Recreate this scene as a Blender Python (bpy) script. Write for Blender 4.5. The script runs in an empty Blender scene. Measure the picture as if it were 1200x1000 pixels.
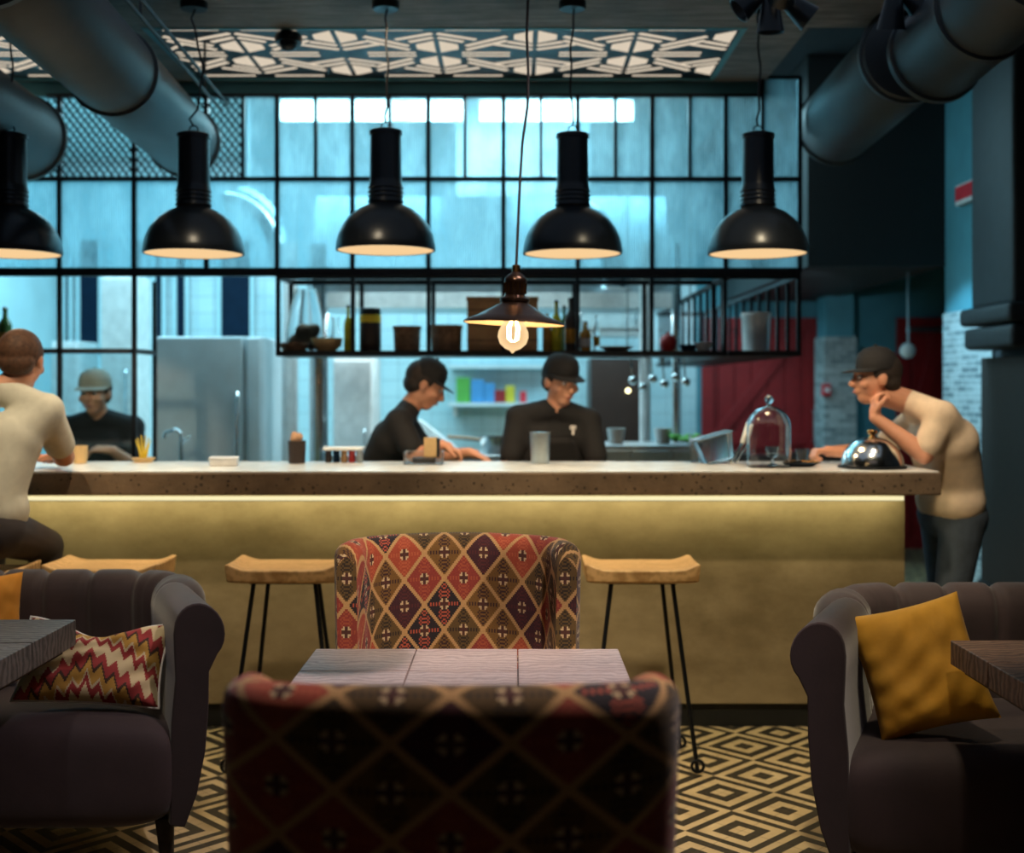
import bpy, math, random
from mathutils import Vector, Matrix, Euler
random.seed(7)
PI = math.pi
C = bpy.context.scene.collection
F = 1400.0            # focal length in pixels of the 1200 wide frame
HX, HY, EYE = 604.0, 455.0, 1.43

def R(d): return math.radians(d)
def at(px, py, Y):    # where a point seen at (px,py) stands when it is Y metres away
    return Vector(((px - HX) * Y / F, Y, EYE - (py - HY) * Y / F))
def wx(px, Y): return (px - HX) * Y / F
def wz(py, Y): return EYE - (py - HY) * Y / F

# ------------------------------------------------------------------ node helper
class S:
    def __init__(s, nt, sock): s.nt = nt; s.k = sock
    def _m(s, op, *a, clamp=False):
        n = s.nt.nodes.new('ShaderNodeMath'); n.operation = op; n.use_clamp = clamp
        for i, x in enumerate((s,) + a):
            if isinstance(x, S): s.nt.links.new(x.k, n.inputs[i])
            else: n.inputs[i].default_value = x
        return S(s.nt, n.outputs[0])
    def __add__(s, o): return s._m('ADD', o)
    __radd__ = __add__
    def __sub__(s, o): return s._m('SUBTRACT', o)
    def __rsub__(s, o): return (s * -1.0) + o
    def __mul__(s, o): return s._m('MULTIPLY', o)
    __rmul__ = __mul__
    def __truediv__(s, o): return s._m('DIVIDE', o)
    def lt(s, o): return s._m('LESS_THAN', o)
    def gt(s, o): return s._m('GREATER_THAN', o)
    def floor(s): return s._m('FLOOR')
    def fract(s): return s._m('FRACT')
    def abs(s): return s._m('ABSOLUTE')
    def max(s, o): return s._m('MAXIMUM', o)
    def min(s, o): return s._m('MINIMUM', o)
    def mod(s, o): return s._m('FLOORED_MODULO', o)

class Mat:
    def __init__(s, name):
        s.m = bpy.data.materials.new(name); s.m.use_nodes = True
        s.nt = s.m.node_tree; s.b = s.nt.nodes['Principled BSDF']; s.out = s.nt.nodes['Material Output']
    def n(s, t, **kw):
        x = s.nt.nodes.new(t)
        for k, v in kw.items(): setattr(x, k, v)
        return x
    def l(s, a, b): s.nt.links.new(a.k if isinstance(a, S) else a, b)
    def obj(s):
        return s.n('ShaderNodeTexCoord').outputs['Object']
    def xyz(s, vec=None):
        sp = s.n('ShaderNodeSeparateXYZ'); s.l(vec or s.obj(), sp.inputs[0])
        return [S(s.nt, o) for o in sp.outputs]
    def comb(s, a, b, c=0.0):
        n = s.n('ShaderNodeCombineXYZ')
        for i, x in enumerate((a, b, c)):
            if isinstance(x, S): s.l(x, n.inputs[i])
            else: n.inputs[i].default_value = x
        return n.outputs[0]
    def noise(s, scale, vec=None, detail=4, rough=.55, stretch=None, color=False):
        n = s.n('ShaderNodeTexNoise'); n.inputs['Scale'].default_value = scale
        n.inputs['Detail'].default_value = detail; n.inputs['Roughness'].default_value = rough
        v = vec or s.obj()
        if stretch:
            mp = s.n('ShaderNodeMapping'); mp.inputs['Scale'].default_value = stretch
            s.l(v, mp.inputs[0]); v = mp.outputs[0]
        s.l(v, n.inputs['Vector'])
        return S(s.nt, n.outputs['Color' if color else 0])
    def ramp(s, fac, stops, const=False):
        r = s.n('ShaderNodeValToRGB'); e = r.color_ramp.elements
        if const: r.color_ramp.interpolation = 'CONSTANT'
        while len(e) < len(stops): e.new(.5)
        for el, (p, c) in zip(e, stops): el.position = p; el.color = (*c, 1)
        s.l(fac, r.inputs[0]); return r.outputs[0]
    def mix(s, fac, a, b, mode='MIX'):
        n = s.n('ShaderNodeMix', data_type='RGBA', blend_type=mode)
        if isinstance(fac, S): s.l(fac, n.inputs[0])
        else: n.inputs[0].default_value = fac
        for x, i in ((a, 6), (b, 7)):
            if isinstance(x, tuple): n.inputs[i].default_value = (*x, 1)
            else: s.l(x, n.inputs[i])
        return n.outputs[2]
    def bump(s, h, strength=.3, dist=.01):
        b = s.n('ShaderNodeBump'); b.inputs['Strength'].default_value = strength; b.inputs['Distance'].default_value = dist
        s.l(h, b.inputs['Height']); s.l(b.outputs[0], s.b.inputs['Normal']); return b
    def col(s, c):
        if isinstance(c, tuple): s.b.inputs['Base Color'].default_value = (*c, 1)
        else: s.l(c, s.b.inputs['Base Color'])
    def set(s, rough=None, metal=None, **kw):
        if rough is not None: s.b.inputs['Roughness'].default_value = rough
        if metal is not None: s.b.inputs['Metallic'].default_value = metal
        for k, v in kw.items(): s.b.inputs[k].default_value = v

M = {}
def plain(name, c, rough=.5, metal=0, var=.12, scale=14, bump=0.0, **kw):
    m = Mat(name); f = m.noise(scale)
    d = tuple(x * (1 - var) for x in c); l = tuple(min(1, x * (1 + var)) for x in c)
    m.col(m.ramp(f, [(.3, d), (.7, l)])); m.set(rough, metal, **kw)
    if bump: m.bump(f, bump)
    M[name] = m.m; return m.m
def emit(name, c, strength):
    m = Mat(name); m.nt.nodes.remove(m.b); e = m.n('ShaderNodeEmission')
    e.inputs[0].default_value = (*c, 1); e.inputs[1].default_value = strength
    m.l(e.outputs[0], m.out.inputs[0]); M[name] = m.m
def glass(name, c=(1, 1, 1), rough=0.0, ior=1.45):
    m = Mat(name); m.col(c); m.set(rough, 0); m.b.inputs['Transmission Weight'].default_value = 1; m.b.inputs['IOR'].default_value = ior
    M[name] = m.m

plain('black_metal', (.012, .015, .02), .42, .6)
plain('shade_black', (.012, .016, .022), .30, .3)
plain('dark_bronze', (.055, .032, .022), .28, .9)
plain('brass', (.62, .34, .12), .22, 1)
plain('steel', (.55, .62, .65), .30, .95)
plain('fridge_steel', (.55, .66, .70), .4, .1, var=.2, scale=2)
plain('bright_steel', (.75, .8, .82), .16, 1)
plain('duct_metal', (.04, .048, .054), .5, .2, var=.2, scale=4)
plain('pipe_paint', (.020, .027, .033), .6)
plain('white_paint', (.80, .84, .85), .45)
plain('cream_inner', (.85, .72, .52), .5)
plain('dark_ceiling', (.035, .045, .055), .8)
plain('kitchen_white', (.55, .78, .84), .5, var=.06, scale=3)
plain('teal_paint', (.085, .30, .37), .6, var=.15, scale=3)
plain('navy', (.004, .015, .035), .6, **{'Specular IOR Level': .1})
plain('dark_wall', (.022, .028, .035), .75)
plain('black_kick', (.008, .010, .011), .6)
plain('porcelain', (.85, .87, .86), .25)
plain('black_cloth', (.010, .010, .012), .85, bump=.15)
plain('grey_cloth', (.045, .05, .055), .85)
plain('white_cloth', (.62, .60, .52), .85, bump=.1)
plain('cream_cloth', (.78, .62, .46), .85, bump=.1)
plain('khaki_cap', (.40, .36, .30), .8)
plain('jeans', (.05, .07, .10), .85, var=.3)
plain('dark_trousers', (.035, .028, .032), .85)
plain('skin', (.62, .30, .19), .5, **{'Subsurface Weight': .05})
plain('hair', (.10, .045, .025), .7, var=.4, scale=60)
plain('dark_hair', (.022, .015, .012), .7, var=.4, scale=60)
plain('eye_white', (.7, .7, .7), .2)
plain('lip', (.45, .16, .13), .5)
plain('card', (.62, .42, .20), .8)
plain('brown_basket', (.20, .11, .06), .75, var=.35, scale=40)
plain('plywood', (.36, .20, .09), .7, var=.2, scale=8)
plain('dark_red', (.34, .012, .014), .5)
plain('yellow', (.75, .55, .04), .4)
plain('olive_oil', (.55, .50, .03), .15)
plain('dark_content', (.03, .018, .014), .4)
plain('amber', (.40, .20, .03), .2)
plain('green_glass', (.05, .12, .03), .1)
plain('green_leaf', (.12, .40, .06), .6)
plain('red_plastic', (.75, .04, .06), .4)
plain('sign_white', (.8, .8, .8), .5)
plain('blue_box', (.08, .3, .6), .5)
plain('bread', (.62, .38, .24), .8)
plain('pale_bag', (.75, .72, .70), .6)
plain('rubber', (.01, .01, .012), .7)
glass('clear_glass')
def mk_bulb():
    m = Mat('bulb_glass'); m.nt.nodes.remove(m.b)
    tr = m.n('ShaderNodeBsdfTransparent'); tr.inputs[0].default_value = (1, .9, .75, 1)
    e = m.n('ShaderNodeEmission'); e.inputs[0].default_value = (1, .68, .36, 1); e.inputs[1].default_value = 1.25
    lw = m.n('ShaderNodeLayerWeight'); lw.inputs[0].default_value = .45
    a = m.n('ShaderNodeMixShader'); m.l(S(m.nt, lw.outputs['Facing']) * .5 + .38, a.inputs[0]); m.l(tr.outputs[0], a.inputs[1]); m.l(e.outputs[0], a.inputs[2])
    m.l(a.outputs[0], m.out.inputs[0]); M['bulb_glass'] = m.m
mk_bulb()
glass('pale_plastic', (.85, .93, .96), .25, 1.3)
emit('tube_glow', (.72, .97, 1), 16)
emit('led_glow', (1, .88, .50), 1.0)
emit('pendant_glow', (1, .66, .33), .95)
emit('filament', (1, .62, .25), 60)
emit('lattice_glow', (1, .85, .66), .70)
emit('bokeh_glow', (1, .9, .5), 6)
emit('spot_glow', (1, .85, .65), .5)

def mk_fluted():
    m = Mat('fluted_glass'); nt = m.nt; nt.nodes.remove(m.b)
    x, y, z = m.xyz()
    w = (x * (2 * PI / .012))._m('SINE')
    streak = m.noise(5, stretch=(1.2, 1, .5), detail=3)
    bp = m.n('ShaderNodeBump'); bp.inputs['Strength'].default_value = .55; bp.inputs['Distance'].default_value = .004
    m.l(w, bp.inputs['Height'])
    tr = m.n('ShaderNodeBsdfTransparent'); tr.inputs[0].default_value = (.66, .84, .89, 1)
    rf = m.n('ShaderNodeBsdfTranslucent'); rf.inputs[0].default_value = (.66, .88, .95, 1); m.l(bp.outputs[0], rf.inputs['Normal'])
    gl = m.n('ShaderNodeBsdfGlossy'); gl.inputs[0].default_value = (.7, .85, .9, 1); gl.inputs['Roughness'].default_value = .18
    m.l(bp.outputs[0], gl.inputs['Normal'])
    a = m.n('ShaderNodeMixShader'); m.l((streak - .5) * 1.1 + .36 + w * .11, a.inputs[0]); m.l(tr.outputs[0], a.inputs[1]); m.l(rf.outputs[0], a.inputs[2])
    b = m.n('ShaderNodeMixShader'); b.inputs[0].default_value = .07; m.l(a.outputs[0], b.inputs[1]); m.l(gl.outputs[0], b.inputs[2])
    m.l(b.outputs[0], m.out.inputs[0]); M['fluted_glass'] = m.m
    m = Mat('pane_glass'); m.nt.nodes.remove(m.b)
    tr = m.n('ShaderNodeBsdfTransparent'); tr.inputs[0].default_value = (.88, .96, .98, 1)
    gl = m.n('ShaderNodeBsdfGlossy'); gl.inputs['Roughness'].default_value = .04
    b = m.n('ShaderNodeMixShader'); b.inputs[0].default_value = .06; m.l(tr.outputs[0], b.inputs[1]); m.l(gl.outputs[0], b.inputs[2])
    m.l(b.outputs[0], m.out.inputs[0]); M['pane_glass'] = m.m
mk_fluted()

def mk_kilim(name, w, h, dark=1.0, ou=0, ov=0):
    m = Mat(name)
    uv = m.n('ShaderNodeTexCoord').outputs['UV']
    u, v, _ = m.xyz(uv)
    Q = 28.0
    s = ((u / w + ou) * Q).floor() / Q + .5 / Q
    t = ((v / h + ov) * Q).floor() / Q + .5 / Q
    a = s + t; b = s - t
    ca, cb = a.floor(), b.floor()
    fa = a.fract() - .5; fb = b.fract() - .5
    du = ((fa + fb) * .5).abs(); dv = ((fa - fb) * .5).abs()
    edge = .5 - fa.abs().max(fb.abs())
    wn = m.n('ShaderNodeTexWhiteNoise', noise_dimensions='2D'); m.l(m.comb(ca + .37, cb + .11), wn.inputs[0])
    r = S(m.nt, wn.outputs['Value'])
    base = m.ramp(r, [(0, (.30, .045, .03)), (.24, (.055, .014, .018)), (.44, (.13, .075, .02)), (.62, (.40, .07, .03)), (.76, (.022, .016, .018)), (.88, (.20, .10, .02))], True)
    motif = m.ramp(r, [(0, (.42, .09, .04)), (.24, (.10, .02, .02)), (.44, (.03, .02, .012)), (.62, (.52, .12, .05)), (.76, (.50, .10, .05)), (.88, (.045, .015, .015))], True)
    chev = ((dv * 13.0 - du * 9.0).fract()).gt(.52)
    inside = (edge.gt(.10)) * (du.lt(.17 - dv * .14)) * (dv.gt(.10))
    arm = edge.gt(.14) * dv.lt(.03) * (du * 14.0).fract().gt(.3)
    mm = (chev * inside).max(arm)
    c = m.mix(mm, base, motif)
    pet = (du + dv).lt(.16) * (du.max(dv)).lt(.115)
    c = m.mix(pet, c, (.70, .52, .28))
    cross = (du.min(dv)).lt(.020) * (du.max(dv)).lt(.12)
    c = m.mix(cross, c, (.09, .03, .02))
    bd = edge.lt(.040)
    c = m.mix(bd, c, (.58, .34, .13))
    nz = m.noise(220, vec=uv, detail=2)
    c = m.mix(.35, c, m.ramp(nz, [(.3, (.35, .35, .35)), (.7, (1, 1, 1))]), 'MULTIPLY')
    if dark != 1: c = m.mix(1.0, c, (dark, dark, dark), 'MULTIPLY')
    m.col(c); m.set(.9); m.bump(nz, .25, .002); m.b.inputs['Sheen Weight'].default_value = .15
    M[name] = m.m
mk_kilim('kilim', .125, .152, 1, .02, .18)
mk_kilim('kilim_wide', .165, .145, 1, .5, .1)

def mk_zigzag():
    m = Mat('kilim_zigzag'); uv = m.n('ShaderNodeTexCoord').outputs['UV']; u, v, _ = m.xyz(uv)
    Q = 120.0
    s = (u * Q).floor() / Q; t = (v * Q).floor() / Q
    tri = ((s * 11.0).fract() - .5).abs() * 2.0
    k = (t * 1.5 + tri * .22 + (s - .5).abs() * 1.7).fract()
    c = m.ramp(k, [(0, (.62, .50, .30)), (.30, (.28, .03, .03)), (.46, (.55, .45, .28)), (.52, (.45, .25, .05)), (.72, (.06, .03, .02)), (.80, (.32, .04, .04))], True)
    m.col(c); m.set(.9); m.bump(m.noise(200, vec=uv), .2, .002); M['kilim_zigzag'] = m.m
mk_zigzag()

def mk_floor():
    m = Mat('floor_tiles'); x, y, z = m.xyz()
    w = .365
    X = (x - .913) / w; Y = (y - 4.405) / w
    a = X + Y + 20.5; b = X - Y + 20.5
    ca, cb = a.floor(), b.floor()
    e = ((a.fract() - .5).abs()).max((b.fract() - .5).abs()) * 2.0
    par = (ca + cb).mod(2.0).gt(.5)
    r = e.gt(.24) - e.gt(.52) + e.gt(.79)
    k = (r - par).abs()          # dark-centred and light-centred rhombs in alternating columns
    nz = m.noise(9); nz2 = m.noise(60)
    light = m.ramp(nz, [(.25, (.50, .38, .20)), (.75, (.66, .53, .31))])
    dark = m.ramp(nz2, [(.3, (.018, .016, .012)), (.7, (.035, .03, .022))])
    c = m.mix(k, dark, light)
    grout = ((a.fract() - .5).abs().lt(.006)).max((b.fract() - .5).abs().lt(.006)) * e.gt(.0)
    c = m.mix(grout * .5, c, (.12, .09, .06))
    m.col(c); m.set(.45); m.bump(k * .5 + nz2 * .3, .12, .003); M['floor_tiles'] = m.m
mk_floor()

def mk_concrete(name, lo, hi, pits=True, board=False, rough=.7):
    m = Mat(name); n1 = m.noise(3.2, detail=8, rough=.65); 
    n2 = m.noise(38, detail=4)
    c = m.ramp(n1, [(.3, lo), (.7, hi)])
    if board:
        n3 = m.noise(3, detail=8, rough=.7, stretch=(1.0, 9, 9))
        c = m.mix(.75, c, m.ramp(n3, [(.35, (.25, .25, .25)), (.65, (1, 1, 1))]), 'MULTIPLY')
        m.bump(n3, .5, .01)
    if pits:
        v = m.n('ShaderNodeTexVoronoi'); v.inputs['Scale'].default_value = 46; m.l(m.obj(), v.inputs['Vector'])
        d = S(m.nt, v.outputs['Distance'])
        pit = (d.lt(.30)) * (n2.gt(.53))
        c = m.mix(pit * .8, c, tuple(x * .18 for x in lo))
        m.bump(n2 - pit * .8, .6, .006)
    elif not board:
        sm = m.noise(1.3, detail=6, rough=.7, stretch=(1, 1, 2))
        c = m.mix(.75, c, m.ramp(sm, [(.38, (.5, .47, .4)), (.6, (1, 1, 1))]), 'MULTIPLY')
        m.bump(n2, .12, .004)
    m.col(c); m.set(rough); M[name] = m.m
mk_concrete('bar_concrete', (.085, .056, .033), (.235, .160, .10))
mk_concrete('bar_plaster', (.30, .235, .135), (.42, .335, .205), pits=False, rough=.5)
mk_concrete('board_concrete', (.16, .15, .14), (.34, .31, .29), pits=False, board=True)

def mk_wood(name, lo, hi, st=(1, 12, 12), rough=.55, bump=.35):
    m = Mat(name)
    d = m.noise(2.5, detail=6, rough=.6, stretch=st)
    w = m.n('ShaderNodeTexWave'); w.wave_type = 'BANDS'; w.bands_direction = 'Y' if st[0] < st[1] else 'X'
    w.inputs['Scale'].default_value = 12; w.inputs['Distortion'].default_value = 9; w.inputs['Detail'].default_value = 3; w.inputs['Detail Scale'].default_value = 1.2
    m.l(m.obj(), w.inputs['Vector'])
    k = d * .6 + S(m.nt, w.outputs['Fac']) * .4
    m.col(m.ramp(k, [(.25, lo), (.7, hi)])); m.set(rough); m.bump(k, bump, .004); M[name] = m.m
mk_wood('washed_wood', (.40, .30, .29), (.62, .50, .48), bump=.15)
mk_wood('grey_wood', (.05, .045, .042), (.15, .135, .125))
mk_wood('brown_wood', (.09, .05, .035), (.26, .15, .10))
mk_wood('stool_wood', (.42, .24, .09), (.72, .47, .22), bump=.1)
mk_wood('dark_wood', (.010, .006, .004), (.022, .014, .009), rough=.8)

def mk_velvet(name, c, sheen=.5):
    m = Mat(name); n = m.noise(5, detail=5)
    m.col(m.ramp(n, [(.3, tuple(x * .75 for x in c)), (.7, tuple(x * 1.3 for x in c))])); m.set(.8)
    m.b.inputs['Sheen Weight'].default_value = sheen; m.b.inputs['Sheen Roughness'].default_value = .4
    m.bump(m.noise(90, detail=3), .12, .003); M[name] = m.m
mk_velvet('sofa_velvet', (.036, .022, .026), .35)
mk_velvet('mustard_cloth', (.60, .30, .025), .1)
mk_velvet('orange_cloth', (.75, .30, .03), .1)

def mk_brick():
    m = Mat('white_brick'); x, y, z = m.xyz()
    br = m.n('ShaderNodeTexBrick'); m.l(m.comb(x + y, z), br.inputs['Vector'])
    br.inputs['Scale'].default_value = 1; br.inputs['Brick Width'].default_value = .13; br.inputs['Row Height'].default_value = .038
    br.inputs['Mortar Size'].default_value = .004; br.inputs['Bias'].default_value = -.2
    br.inputs['Color1'].default_value = (.50, .58, .58, 1); br.inputs['Color2'].default_value = (.11, .17, .19, 1); br.inputs['Mortar'].default_value = (.62, .68, .68, 1)
    m.col(m.mix(.35, br.outputs[0], m.ramp(m.noise(12), [(.3, (.5, .5, .5)), (.7, (1, 1, 1))]), 'MULTIPLY')); m.set(.6)
    m.bump(S(m.nt, br.outputs['Fac']) * -1.0, .6, .006); M['white_brick'] = m.m
mk_brick()
def mk_tile():
    m = Mat('kitchen_tile'); x, y, z = m.xyz()
    g = ((x / .15).fract().lt(.03)).max((z / .15).fract().lt(.03))
    m.col(m.mix(g, m.ramp(m.noise(2), [(.3, (.50, .70, .76)), (.7, (.72, .88, .92))]), (.30, .42, .46))); m.set(.25); M['kitchen_tile'] = m.m
mk_tile()

# ------------------------------------------------------------------ mesh helper
class MB:
    def __init__(s): s.v = []; s.f = []; s.uv = {}; s.T = None
    def _add(s, vs, fs):
        b = len(s.v)
        if s.T is not None: vs = [s.T @ Vector(p) for p in vs]
        s.v += [tuple(p) for p in vs]; s.f += [tuple(b + i for i in f) for f in fs]; return s
    def box(s, x0, x1, y0, y1, z0, z1):
        return s._add([(x0, y0, z0), (x1, y0, z0), (x1, y1, z0), (x0, y1, z0), (x0, y0, z1), (x1, y0, z1), (x1, y1, z1), (x0, y1, z1)],
                      [(0, 3, 2, 1), (4, 5, 6, 7), (0, 1, 5, 4), (1, 2, 6, 5), (2, 3, 7, 6), (3, 0, 4, 7)])
    def tube(s, pts, r, n=10, cap=True, closed=False):
        pts = [Vector(p) for p in pts]; k = len(pts)
        rs = r if isinstance(r, (list, tuple)) else [r] * k
        vs = []; up = None
        for i, p in enumerate(pts):
            if closed: d = (pts[(i + 1) % k] - pts[i - 1])
            else: d = pts[min(i + 1, k - 1)] - pts[max(i - 1, 0)]
            d = d.normalized()
            if up is None: up = Vector((0, 0, 1)) if abs(d.z) < .9 else Vector((1, 0, 0))
            a = d.cross(up).normalized(); b2 = a.cross(d).normalized(); up = b2
            for j in range(n):
                t = 2 * PI * j / n; vs.append(p + (a * math.cos(t) + b2 * math.sin(t)) * rs[i])
        fs = []
        m = k if closed else k - 1
        for i in range(m):
            for j in range(n):
                q = ((i + 1) % k)
                fs.append((i * n + j, i * n + (j + 1) % n, q * n + (j + 1) % n, q * n + j))
        if cap and not closed: fs += [tuple(range(n))[::-1], tuple((k - 1) * n + j for j in range(n))]
        return s._add(vs, fs)
    def cyl(s, p0, p1, r0, r1=None, n=24): return s.tube([p0, p1], [r0, r0 if r1 is None else r1], n)
    def lathe(s, prof, c=(0, 0, 0), n=40, closed=False):
        vs = [(c[0] + r * math.cos(2 * PI * j / n), c[1] + r * math.sin(2 * PI * j / n), c[2] + z) for r, z in prof for j in range(n)]
        fs = []; k = len(prof)
        for i in range(k if closed else k - 1):
            q = (i + 1) % k
            for j in range(n): fs.append((i * n + j, i * n + (j + 1) % n, q * n + (j + 1) % n, q * n + j))
        return s._add(vs, fs)
    def ball(s, c, r, n=16, m=10):
        if not isinstance(r, (tuple, list, Vector)): r = (r, r, r)
        vs = [(c[0], c[1], c[2] - r[2])]
        for i in range(1, m):
            a = -PI / 2 + PI * i / m
            for j in range(n):
                t = 2 * PI * j / n; vs.append((c[0] + r[0] * math.cos(a) * math.cos(t), c[1] + r[1] * math.cos(a) * math.sin(t), c[2] + r[2] * math.sin(a)))
        vs.append((c[0], c[1], c[2] + r[2])); L = len(vs) - 1; fs = []
        for j in range(n):
            fs.append((0, 1 + (j + 1) % n, 1 + j)); fs.append((L, L - n + j, L - n + (j + 1) % n))
        for i in range(m - 2):
            for j in range(n):
                fs.append((1 + i * n + j, 1 + i * n + (j + 1) % n, 1 + (i + 1) * n + (j + 1) % n, 1 + (i + 1) * n + j))
        return s._add(vs, fs)
    def caps(s, p0, p1, r0, r1=None, n=14):      # tapered capsule
        p0, p1 = Vector(p0), Vector(p1); r1 = r0 if r1 is None else r1
        d = (p1 - p0)
        if d.length < 1e-6: return s.ball(p0, r0)
        d.normalize(); pts = []; rs = []
        for a in (-80, -60, -35, -12): pts.append(p0 + d * r0 * math.sin(R(a))); rs.append(r0 * math.cos(R(a)))
        for a in (12, 35, 60, 80): pts.append(p1 + d * r1 * math.sin(R(a))); rs.append(r1 * math.cos(R(a)))
        return s.tube(pts, rs, n)
    def prism(s, poly, z0, z1, axis='z'):
        n = len(poly)
        def m(p, h): return {'z': (p[0], p[1], h), 'y': (p[0], h, p[1]), 'x': (h, p[0], p[1])}[axis]
        vs = [m(p, z0) for p in poly] + [m(p, z1) for p in poly]
        fs = [tuple(range(n))[::-1], tuple(range(n, 2 * n))] + [(i, (i + 1) % n, n + (i + 1) % n, n + i) for i in range(n)]
        return s._add(vs, fs)
    def grid(s, fn, nu, nv, wrap=False):
        vs = []; uvs = []
        for i in range(nu + 1):
            for j in range(nv + 1):
                p, q = fn(i / nu, j / nv); vs.append(p); uvs.append(q)
        b = len(s.v); fs = []
        for i in range(nu):
            for j in range(nv):
                fs.append((i * (nv + 1) + j, (i + 1) * (nv + 1) + j, (i + 1) * (nv + 1) + j + 1, i * (nv + 1) + j + 1))
        s._add(vs, fs)
        for i, q in enumerate(uvs): s.uv[b + i] = q
        return s
    def build(s, name, mat, parent=None, smooth=False, bevel=0, sub=0, seg=2):
        me = bpy.data.meshes.new(name); me.from_pydata(s.v, [], s.f)
        if s.uv:
            l = me.uv_layers.new(name='UVMap')
            for lp in me.loops: l.data[lp.index].uv = s.uv.get(lp.vertex_index, (0, 0))
        me.validate(); o = bpy.data.objects.new(name, me); C.objects.link(o)
        me.materials.append(M[mat] if isinstance(mat, str) else mat)
        if parent is not None: o.parent = parent
        import bmesh
        bm = bmesh.new(); bm.from_mesh(me); bmesh.ops.recalc_face_normals(bm, faces=bm.faces); bm.to_mesh(me); bm.free()
        if smooth:
            me.polygons.foreach_set('use_smooth', [True] * len(me.polygons))
            try: me.set_sharp_from_angle(angle=R(42))
            except Exception: pass
        if bevel:
            b = o.modifiers.new('bevel', 'BEVEL'); b.width = bevel; b.segments = seg; b.limit_method = 'ANGLE'; b.angle_limit = R(35)
            me.polygons.foreach_set('use_smooth', [True] * len(me.polygons)) if seg > 2 else None
        if sub:
            b = o.modifiers.new('sub', 'SUBSURF'); b.levels = sub; b.render_levels = sub
        return o

def tag(o, label=None, cat=None, group=None, kind=None):
    if label: o['label'] = label
    if cat: o['category'] = cat
    if group: o['group'] = group
    if kind: o['kind'] = kind
    return o
def empty(name, loc, rz=0, label=None, cat=None, group=None):
    o = bpy.data.objects.new(name, None); C.objects.link(o); o.location = loc; o.rotation_euler.z = rz; o.empty_display_size = .1
    return tag(o, label, cat, group)
def copy_tree(o, parent=None):
    c = o.copy(); C.objects.link(c)
    if parent is not None: c.parent = parent
    for ch in list(o.children): copy_tree(ch, c)
    return c
def struct(name, mb, mat, **kw): return tag(mb.build(name, mat, **kw), kind='structure')
def light(name, kind, loc, rot, energy, color, **kw):
    d = bpy.data.lights.new(name, kind); d.energy = energy; d.color = color
    for k, v in kw.items(): setattr(d, k, v)
    o = bpy.data.objects.new(name, d); C.objects.link(o); o.location = loc
    if isinstance(rot, Vector): o.rotation_euler = (rot - Vector(loc)).to_track_quat('-Z', 'Y').to_euler()
    else: o.rotation_euler = rot
    return o
def remesh(mb, name, mat, parent, vox=.007, it=4):
    me = bpy.data.meshes.new('tmp'); me.from_pydata(mb.v, [], mb.f)
    o = bpy.data.objects.new('tmp', me); C.objects.link(o)
    r = o.modifiers.new('r', 'REMESH'); r.mode = 'VOXEL'; r.voxel_size = vox; r.use_smooth_shade = True
    s = o.modifiers.new('s', 'SMOOTH'); s.iterations = it; s.factor = .5
    dg = bpy.context.evaluated_depsgraph_get(); dg.update()
    ev = bpy.data.meshes.new_from_object(o.evaluated_get(dg)); bpy.data.objects.remove(o)
    ev.name = name; n = bpy.data.objects.new(name, ev); C.objects.link(n); ev.materials.clear(); ev.materials.append(M[mat])
    ev.polygons.foreach_set('use_smooth', [True] * len(ev.polygons))
    if parent is not None: n.parent = parent
    return n

# ------------------------------------------------------------------ room shell
struct('floor', MB().box(-5, 5, -1.5, 11, -.05, 0), 'floor_tiles')
struct('ceiling', MB().box(-5, 5, -1.5, 11, 3.55, 3.65), 'dark_ceiling')
struct('wall_back', MB().box(-5, 1.62, 10.7, 10.8, 0, 3.55), 'kitchen_tile')
struct('wall_back_right', MB().box(1.62, 5, 10.7, 10.8, 0, 3.55), 'teal_paint')
struct('wall_left', MB().box(-5.1, -5, -1.5, 10.8, 0, 3.55), 'dark_wall')
struct('wall_front', MB().box(-5, 5, -1.6, -1.5, 0, 3.55), 'dark_wall')
struct('wall_right', MB().box(4.9, 5, -1.5, 10.8, 0, 3.55), 'dark_wall')
struct('wall_right_painted', MB().box(2.72, 2.9, 6.78, 7.56, 1.9, 3.55), 'teal_paint')
struct('wall_right_brick', MB().box(2.705, 2.9, 6.78, 7.56, 0, 1.9), 'white_brick')
struct('wall_right_near', MB().box(2.72, 2.9, 2.5, 6.78, 0, 3.55), 'dark_wall')
struct('wall_pillar_painted', MB().box(2.60, 2.83, 10.0, 10.3, 1.86, 3.55), 'teal_paint')
struct('wall_pillar_brick', MB().box(2.58, 2.85, 9.98, 10.3, 0, 1.86), 'white_brick')
struct('ceiling_bulkhead', MB().box(1.85, 2.72, 7.56, 10.6, 2.2, 3.54), 'black_kick')
struct('ceiling_kitchen', MB().box(-4.1, 1.55, 6.4, 10.69, 3.48, 3.54), 'kitchen_white')
struct('wall_kitchen_left', MB().box(-4.2, -4.1, 6.6, 10.7, 0, 3.55), 'kitchen_white')

# concrete ceiling slab with two openings for the lattice lights
zc0, zc1 = 3.03, 3.16
mb = MB()
mb.box(-3.8, 1.75, 2.2, 5.3, zc0, zc1)
mb.box(-3.8, 1.30, 6.2, 6.30, zc0, zc1)
mb.box(-3.8, -3.2, 5.3, 6.2, zc0, zc1); mb.box(-2.22, -1.66, 5.3, 6.2, zc0, zc1); mb.box(1.03, 1.30, 5.3, 6.2, zc0, zc1)
struct('ceiling_slab', mb, 'board_concrete')
struct('trim_1', MB().box(-3.8, 1.30, 6.24, 6.30, 2.955, 3.03), 'teal_paint')  # teal light on the beam put into its paint colour

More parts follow.
